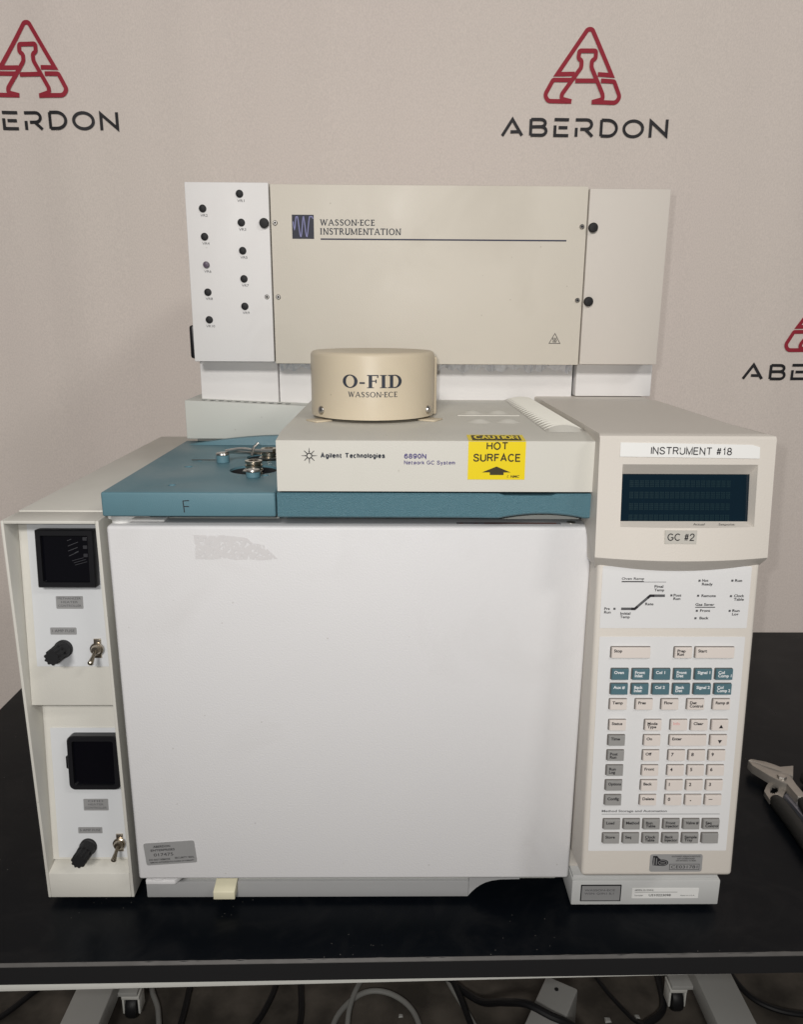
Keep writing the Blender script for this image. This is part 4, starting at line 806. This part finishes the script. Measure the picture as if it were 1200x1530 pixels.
wv_ = [(-.0728, .6905), (-.0722, .6850), (-.0715, .6825), (-.0708, .6850), (-.0702, .6910), (-.0697, .6952), (-.0680, .6956), (-.0673, .6920), (-.0660, .6800), (-.0652, .6755), (-.0644, .6752), (-.0637, .6790), (-.0625, .6900), (-.0618, .6952), (-.0612, .6955), (-.0604, .6900), (-.0594, .6800), (-.0587, .6756), (-.0579, .6752), (-.0572, .6790), (-.0558, .6900), (-.0548, .6955), (-.0522, .6958), (-.0510, .6935)]
mb.stroke(fc, wv_, .0011, 1, .0005); E_(mb, 'wave_emblem', [navy, lilac], cp, 0)
mb = MB(); serif_word(mb, fc, 'WASSON.ECE', -.0436, .6868, .0062, .0600, 0, .0003, T=.18, t=.11, sf=.25); serif_word(mb, fc, 'INSTRUMENTATION', -.0438, .6774, .0066, .0888, 0, .0003, T=.18, t=.11, sf=.25); mb.rect(fc, -.0432, .2275, .6719, .6734, 1, .0003)
E_(mb, 'maker_lettering', [inkteal, mat('slate_rule', (.05, .052, .085), .6)], cp, 0)
mb = MB(); mb.stroke(fc, [(.2142, .5622), (.2266, .5622), (.2204, .5732)], .0006, 0, .0003, True)
for q in (-.0017, 0, .0017): mb.stroke(fc, [(.2204+q, .5642), (.2204+q+.0005, .5656), (.2204+q-.0004, .5670), (.2204+q+.0002, .5684)], .0007, 0, .0003)
mb.rect(fc, .2182, .2226, .5634, .5640, 0, .0003); E_(mb, 'hot_surface_symbol', ink, cp, 0)

# ================================================================ heater controller box beside the oven
hb_ = thing('heater_controller', 'tall narrow cream controller box with black square meters beside the oven', 'controller'); hb_.location = (-.274, .2, 0)
def H(mb, name, mats, parent=None, smooth=35):
    o = mb.build(name, mats, parent or hb_, smooth)
    if parent is None: o.matrix_parent_inverse = Matrix.Translation(hb_.location).inverted()
    return o
X0, X1, Z0, Z1, YF = -.3180, -.2294, .0076, .4103, .028
mb = MB(); mb.box(X0+.0008, X1-.0008, .0622, .52, Z0+.001, Z1+.0012, bev=.0008); H(mb, 'rear_shell', shellm)
mb = MB(); mb.box(X0, X0+.0028, YF, .062, Z0, Z1, bev=.0006); H(mb, 'side_wall', shellm)
mb = MB(); mb.box(X1-.0034, X1, YF, .062, Z0, Z1, bev=.0008); H(mb, 'side_wall', shellm)
mb = MB(); mb.box(X0+.0028, X1-.0034, YF, .062, Z1-.0030, Z1, bev=.0006); H(mb, 'top_wall', shellm)
mb = MB(); mb.hexa([(X0+.0028, YF, Z0), (X1-.0034, YF, Z0), (X1-.0034, .062, Z0), (X0+.0028, .062, Z0), (X0+.0028, YF, .0364), (X1-.0034, YF, .0364), (X1-.0034, .062, .0445), (X0+.0028, .062, .0445)], bev=.0008); H(mb, 'bottom_lip', shellm)
for y in (.05, .48):
    for x in (X0+.02, X1-.02):
        mb = MB(); mb.lathe((x, y, 0), (0, 0, 1), [(.008, 0), (.0085, .001), (.0085, .0082)], 14); H(mb, 'foot', rubber)
px0, px1 = X0+.0029, X1-.0035
mb = MB(); mb.hexa([(px0, .0370, .2216), (px1, .0370, .2216), (px1, .0618, .2216), (px0, .0618, .2216), (px0, .0540, .4072), (px1, .0540, .4072), (px1, .0618, .4072), (px0, .0618, .4072)], bev=.0006); up = H(mb, 'upper_panel', shellm)
mb = MB(); mb.hexa([(px0, .0415, .0430), (px1, .0415, .0430), (px1, .0619, .0430), (px0, .0619, .0430), (px0, .0585, .2212), (px1, .0585, .2212), (px1, .0619, .2212), (px0, .0619, .2212)]); lw = H(mb, 'lower_panel', shellm)
uf = slanted(.0540, .4072, .0370, .2216); lf_ = slanted(.0585, .2212, .0415, .0430)
uv = lambda z: -(.4072-z)*1.0042
lv = lambda z: -(.2212-z)*1.0045
label_plate('cover_plate', [platew], uf, -.3065, -.2332, uv(.2615), uv(.4040), .0008, up, th=.0009)
label_plate('cover_plate', [platew], lf_, -.3085, -.2336, lv(.0455), lv(.1870), .0008, lw, th=.0009)
def meter(fr, u0, u1, v0, v1, d_, r_, parent, tab):
    mb = MB(); o = rrect(u0, u1, v0, v1, r_, 5); i_ = rrect(u0+.0052, u1-.0052, v0+.0052, v1-.0052, max(.0006, r_*.4), 5); n = len(o)
    A = [fr.p(u, v, .0005) for u, v in o]; B_ = [fr.p(u, v, d_-.0012) for u, v in o]
    sh = [(u*.97+.03*(u0+u1)/2, v*.97+.03*(v0+v1)/2) for u, v in o]; B2 = [fr.p(u, v, d_) for u, v in sh]; C1 = [fr.p(u, v, d_) for u, v in i_]; D = [fr.p(u, v, d_-.0035) for u, v in i_]
    vs = A+B_+B2+C1+D; fs = []
    for l in range(4): fs += [(l*n+k, l*n+(k+1) % n, (l+1)*n+(k+1) % n, (l+1)*n+k) for k in range(n)]
    mb.add(vs, fs)
    if tab: mb.prism(fr, [(u0-.0032, v0+.022), (u0, v0+.020), (u0, v0+.036), (u0-.0032, v0+.034)], .001, d_*.6)
    me = H(mb, 'temperature_meter', black, parent)
    mb = MB(); mb.prism(fr, [(p[0], p[1]) for p in i_], d_-.0040, d_-.0034); H(mb, 'meter_glass', lcd, me, 0)
    return me
m1 = meter(uf, -.2952, -.2410, uv(.3420)+.0, uv(.3968), .0115, .0012, up, False)
m2 = meter(lf_, -.2890, -.2374, lv(.1250), lv(.1822), .0105, .0060, lw, True)
# painted streaks of reflection across the upper meter's glass
mb = MB()
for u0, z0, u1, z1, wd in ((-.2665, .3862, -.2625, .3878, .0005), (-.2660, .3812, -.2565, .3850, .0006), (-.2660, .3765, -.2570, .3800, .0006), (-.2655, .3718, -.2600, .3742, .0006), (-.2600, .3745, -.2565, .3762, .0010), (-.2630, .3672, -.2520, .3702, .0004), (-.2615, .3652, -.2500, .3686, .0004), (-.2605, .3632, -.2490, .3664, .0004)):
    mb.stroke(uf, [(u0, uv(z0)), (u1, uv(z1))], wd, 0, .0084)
H(mb, 'glass_reflections', mat('dull_reflection', (.055, .055, .062), .4), m1, 0)
# three small buttons behind the upper glass
for k in range(3):
    mb = MB(); z = .3880-.0078*k; mb.prism(uf, rrect(-.2520, -.2482, uv(z)-.0016, uv(z)+.0016, .0005, 2), .0082, .0086); H(mb, 'meter_button', mat('charcoal_button', (.035, .035, .04), .4), m1, 0)
def engraved(fr, u0, u1, v0, v1, lines, parent):
    def d_(mb, l):
        n = len(lines); hh = (v1-v0)/(n+.6)*.62
        for k, s in enumerate(lines): mb.text(fr, s, (u0+u1)/2, v1-(k+1)*(v1-v0)/(n+.45)+.0003, hh if n > 1 else .0026, (u1-u0)*(.86 if len(s) > 8 else .62), 'c', 1, 0, l)
    label_plate('engraved_tag', [silver, inkgrey], fr, u0, u1, v0, v1, .0009, parent, d_, base=.0009)
engraved(uf, -.2838, -.2582, uv(.3190), uv(.3314), ['METHANIZER', 'HEATER', 'CONTROLLER'], up)
engraved(uf, -.2912, -.2662, uv(.2935), uv(.3005), ['1 AMP FUSE'], up)
engraved(lf_, -.2795, -.2543, lv(.0978), lv(.1105), ['OFID', 'HEATER', 'CONTROLLER'], lw)
engraved(lf_, -.2867, -.2620, lv(.0725), lv(.0793), ['5 AMP FUSE'], lw)
def fuse(fr, u, v, parent):
    mb = MB(); o = fr.p(u, v, .0009); N = fr.N
    mb.lathe(o, N, [(.0088, 0), (.0088, .0030), (.0080, .0036), (.0078, .0130), (.0074, .0136)], 28)
    n = 20; pr = []                              # fluted grip
    vs = []; fs = []
    for h in (.0136, .0260, .0272):
        for i in range(n*2):
            a = math.pi*i/n; r_ = (.0076 if (i//2) % 2 else .0064)*(1 if h < .027 else .9); vs.append(o+N*h+fr.U*(r_*math.cos(a))+fr.V*(r_*math.sin(a)))
    m_ = n*2
    for l in range(2): fs += [(l*m_+k, l*m_+(k+1) % m_, (l+1)*m_+(k+1) % m_, (l+1)*m_+k) for k in range(m_)]
    fs.append(tuple(2*m_+k for k in range(m_))); mb.add(vs, fs); H(mb, 'fuse_knob', blackm, parent)
fuse(uf, -.2795, uv(.2795), up); fuse(lf_, -.2772, lv(.0580), lw)
def toggle(fr, u, v, parent):
    mb = MB(); mb.prism(fr, [(u-.0034, v-.0095), (u+.0034, v-.0095), (u+.0034, v+.0095), (u-.0034, v+.0095)], .0009, .0030, bev=.0006); sw = H(mb, 'toggle_switch', nickel, parent)
    mb = MB(); mb.lathe(fr.p(u, v, .0030), fr.N, [(.0062, 0), (.0064, .0004), (.0064, .0020), (.0056, .0026), (.0050, .0026), (.0048, .0040), (.0036, .0062), (.0026, .0062)], 24); H(mb, 'collar_nut', nickel, sw)
    a = fr.p(u, v, .0070); b_ = fr.p(u-.001, v-.0095, .0200); mb = MB(); ln = (b_-a).length
    mb.lathe(a, b_-a, [(.0017, -.003), (.0018, ln*.5), (.0026, ln*.85), (.0028, ln*.93), (.0022, ln*.99), (.0008, ln*1.02)], 16); H(mb, 'lever', nickel, sw)
toggle(uf, -.2467, uv(.2800), up); toggle(lf_, -.2444, lv(.0625), lw)

# ================================================================ pliers on the bench
pl_ = thing('pliers', 'worn steel pliers with black rubber grips lying open on the bench', 'pliers'); pl_.location = (.545, .21, 0)
def L_(mb, name, mats, parent=None):
    o = mb.build(name, mats, parent or pl_)
    if parent is None: o.matrix_parent_inverse = Matrix.Translation(pl_.location).inverted()
    return o
t0 = top(0)
mb = MB(); mb.prism(t0, [(0.5144, 0.2625), (0.5192, 0.2659), (0.5243, 0.2644), (0.5361, 0.2596), (0.5445, 0.2531), (0.55, 0.2476), (0.5692, 0.2502), (0.5567, 0.2265), (0.5456, 0.2354), (0.5396, 0.2425), (0.5296, 0.2505), (0.5216, 0.2586)], .0062, .018, bev=.0012); L_(mb, 'jaw', darkst)
mb = MB(); mb.prism(t0, [(0.5124, 0.2586), (0.5194, 0.2548), (0.5249, 0.2464), (0.5312, 0.2402), (0.5361, 0.2369), (0.5425, 0.2331), (0.5509, 0.2289), (0.551, 0.2167), (0.5497, 0.2035), (0.5497, 0.1855), (0.5436, 0.1768), (0.5384, 0.1799), (0.538, 0.1957), (0.5382, 0.2068), (0.5313, 0.2134), (0.5243, 0.2235), (0.5191, 0.2345), (0.5129, 0.2471)], .0085, .020, bev=.0015); L_(mb, 'jaw', darkst)
mb = MB(); mb.lathe((.5378, .2190, .0198), (0, 0, 1), [(.0058, 0), (.0058, .0022), (.0050, .0030), (.0022, .0030)], 6); L_(mb, 'pivot_bolt', steel)
# plate with a toothed slot: outer and inner loops bridged
out_ = [(0.5315, 0.2318), (0.5396, 0.2277), (0.5441, 0.2144), (0.5249, 0.19), (0.5083, 0.1875), (0.5098, 0.2053), (0.5185, 0.2171)]
inn = [(0.5300, 0.2228), (0.5346, 0.2200), (0.5326, 0.2131), (0.5271, 0.204), (0.5188, 0.1988), (0.5150, 0.2018), (0.5215, 0.2131)]
outd = densify(out_+[out_[0]], .0032)[:-1]; n = len(outd)
ci = (sum(p[0] for p in inn)/7, sum(p[1] for p in inn)/7); ind = densify(inn+[inn[0]], .0006)[:-1]
def near(a):
    best = min(ind, key=lambda p: abs((math.atan2(p[1]-ci[1], p[0]-ci[0])-a+math.pi) % (2*math.pi)-math.pi)); return best
inner = []
for i, p in enumerate(outd):
    q = near(math.atan2(p[1]-ci[1], p[0]-ci[0])); k = .86 if i % 2 else 1.08; inner.append((ci[0]+(q[0]-ci[0])*k, ci[1]+(q[1]-ci[1])*k))
vs = [(x, y, .0035) for x, y in outd]+[(x, y, .0100) for x, y in outd]+[(x, y, .0100) for x, y in inner]+[(x, y, .0035) for x, y in inner]; fs = []
for l in range(4): fs += [(l*n+k, l*n+(k+1) % n, ((l+1) % 4)*n+(k+1) % n, ((l+1) % 4)*n+k) for k in range(n)]
mb = MB(); mb.add(vs, fs); L_(mb, 'toothed_plate', darkst)
def grip(pts, rad, name='grip', m_=gripm):
    mb = MB(); sp = spline(pts, 8); k = len(sp)
    mb.tube(sp, [rad*(.75+.25*min(1, i/3))*(1 if i < k-4 else .95-.12*(i-k+4)) for i in range(k)], 14, 0); L_(mb, name, m_)
grip([(.5165, .1895, .0085), (.5160, .165, .0095), (.5155, .140, .0095), (.5130, .100, .0095), (.5090, .05, .0095)], .0095)
grip([(.5760, .2350, .0130), (.5850, .2200, .0130), (.5930, .195, .0130), (.6000, .15, .0130), (.603, .09, .0130)], .0130)
grip([(.5440, .1790, .0150), (.5435, .168, .0130), (.5420, .150, .0100), (.540, .11, .0090)], .0075)
mb = MB(); mb.prism(t0, [(0.5418, 0.2088), (0.5443, 0.1772), (0.5454, 0.1639), (0.5367, 0.1475), (0.5343, 0.158), (0.5337, 0.2004)], .0002, .0080, bev=.0008); L_(mb, 'steel_bar', mat('bluish_steel', (.38, .39, .45), .35, metal=.8))
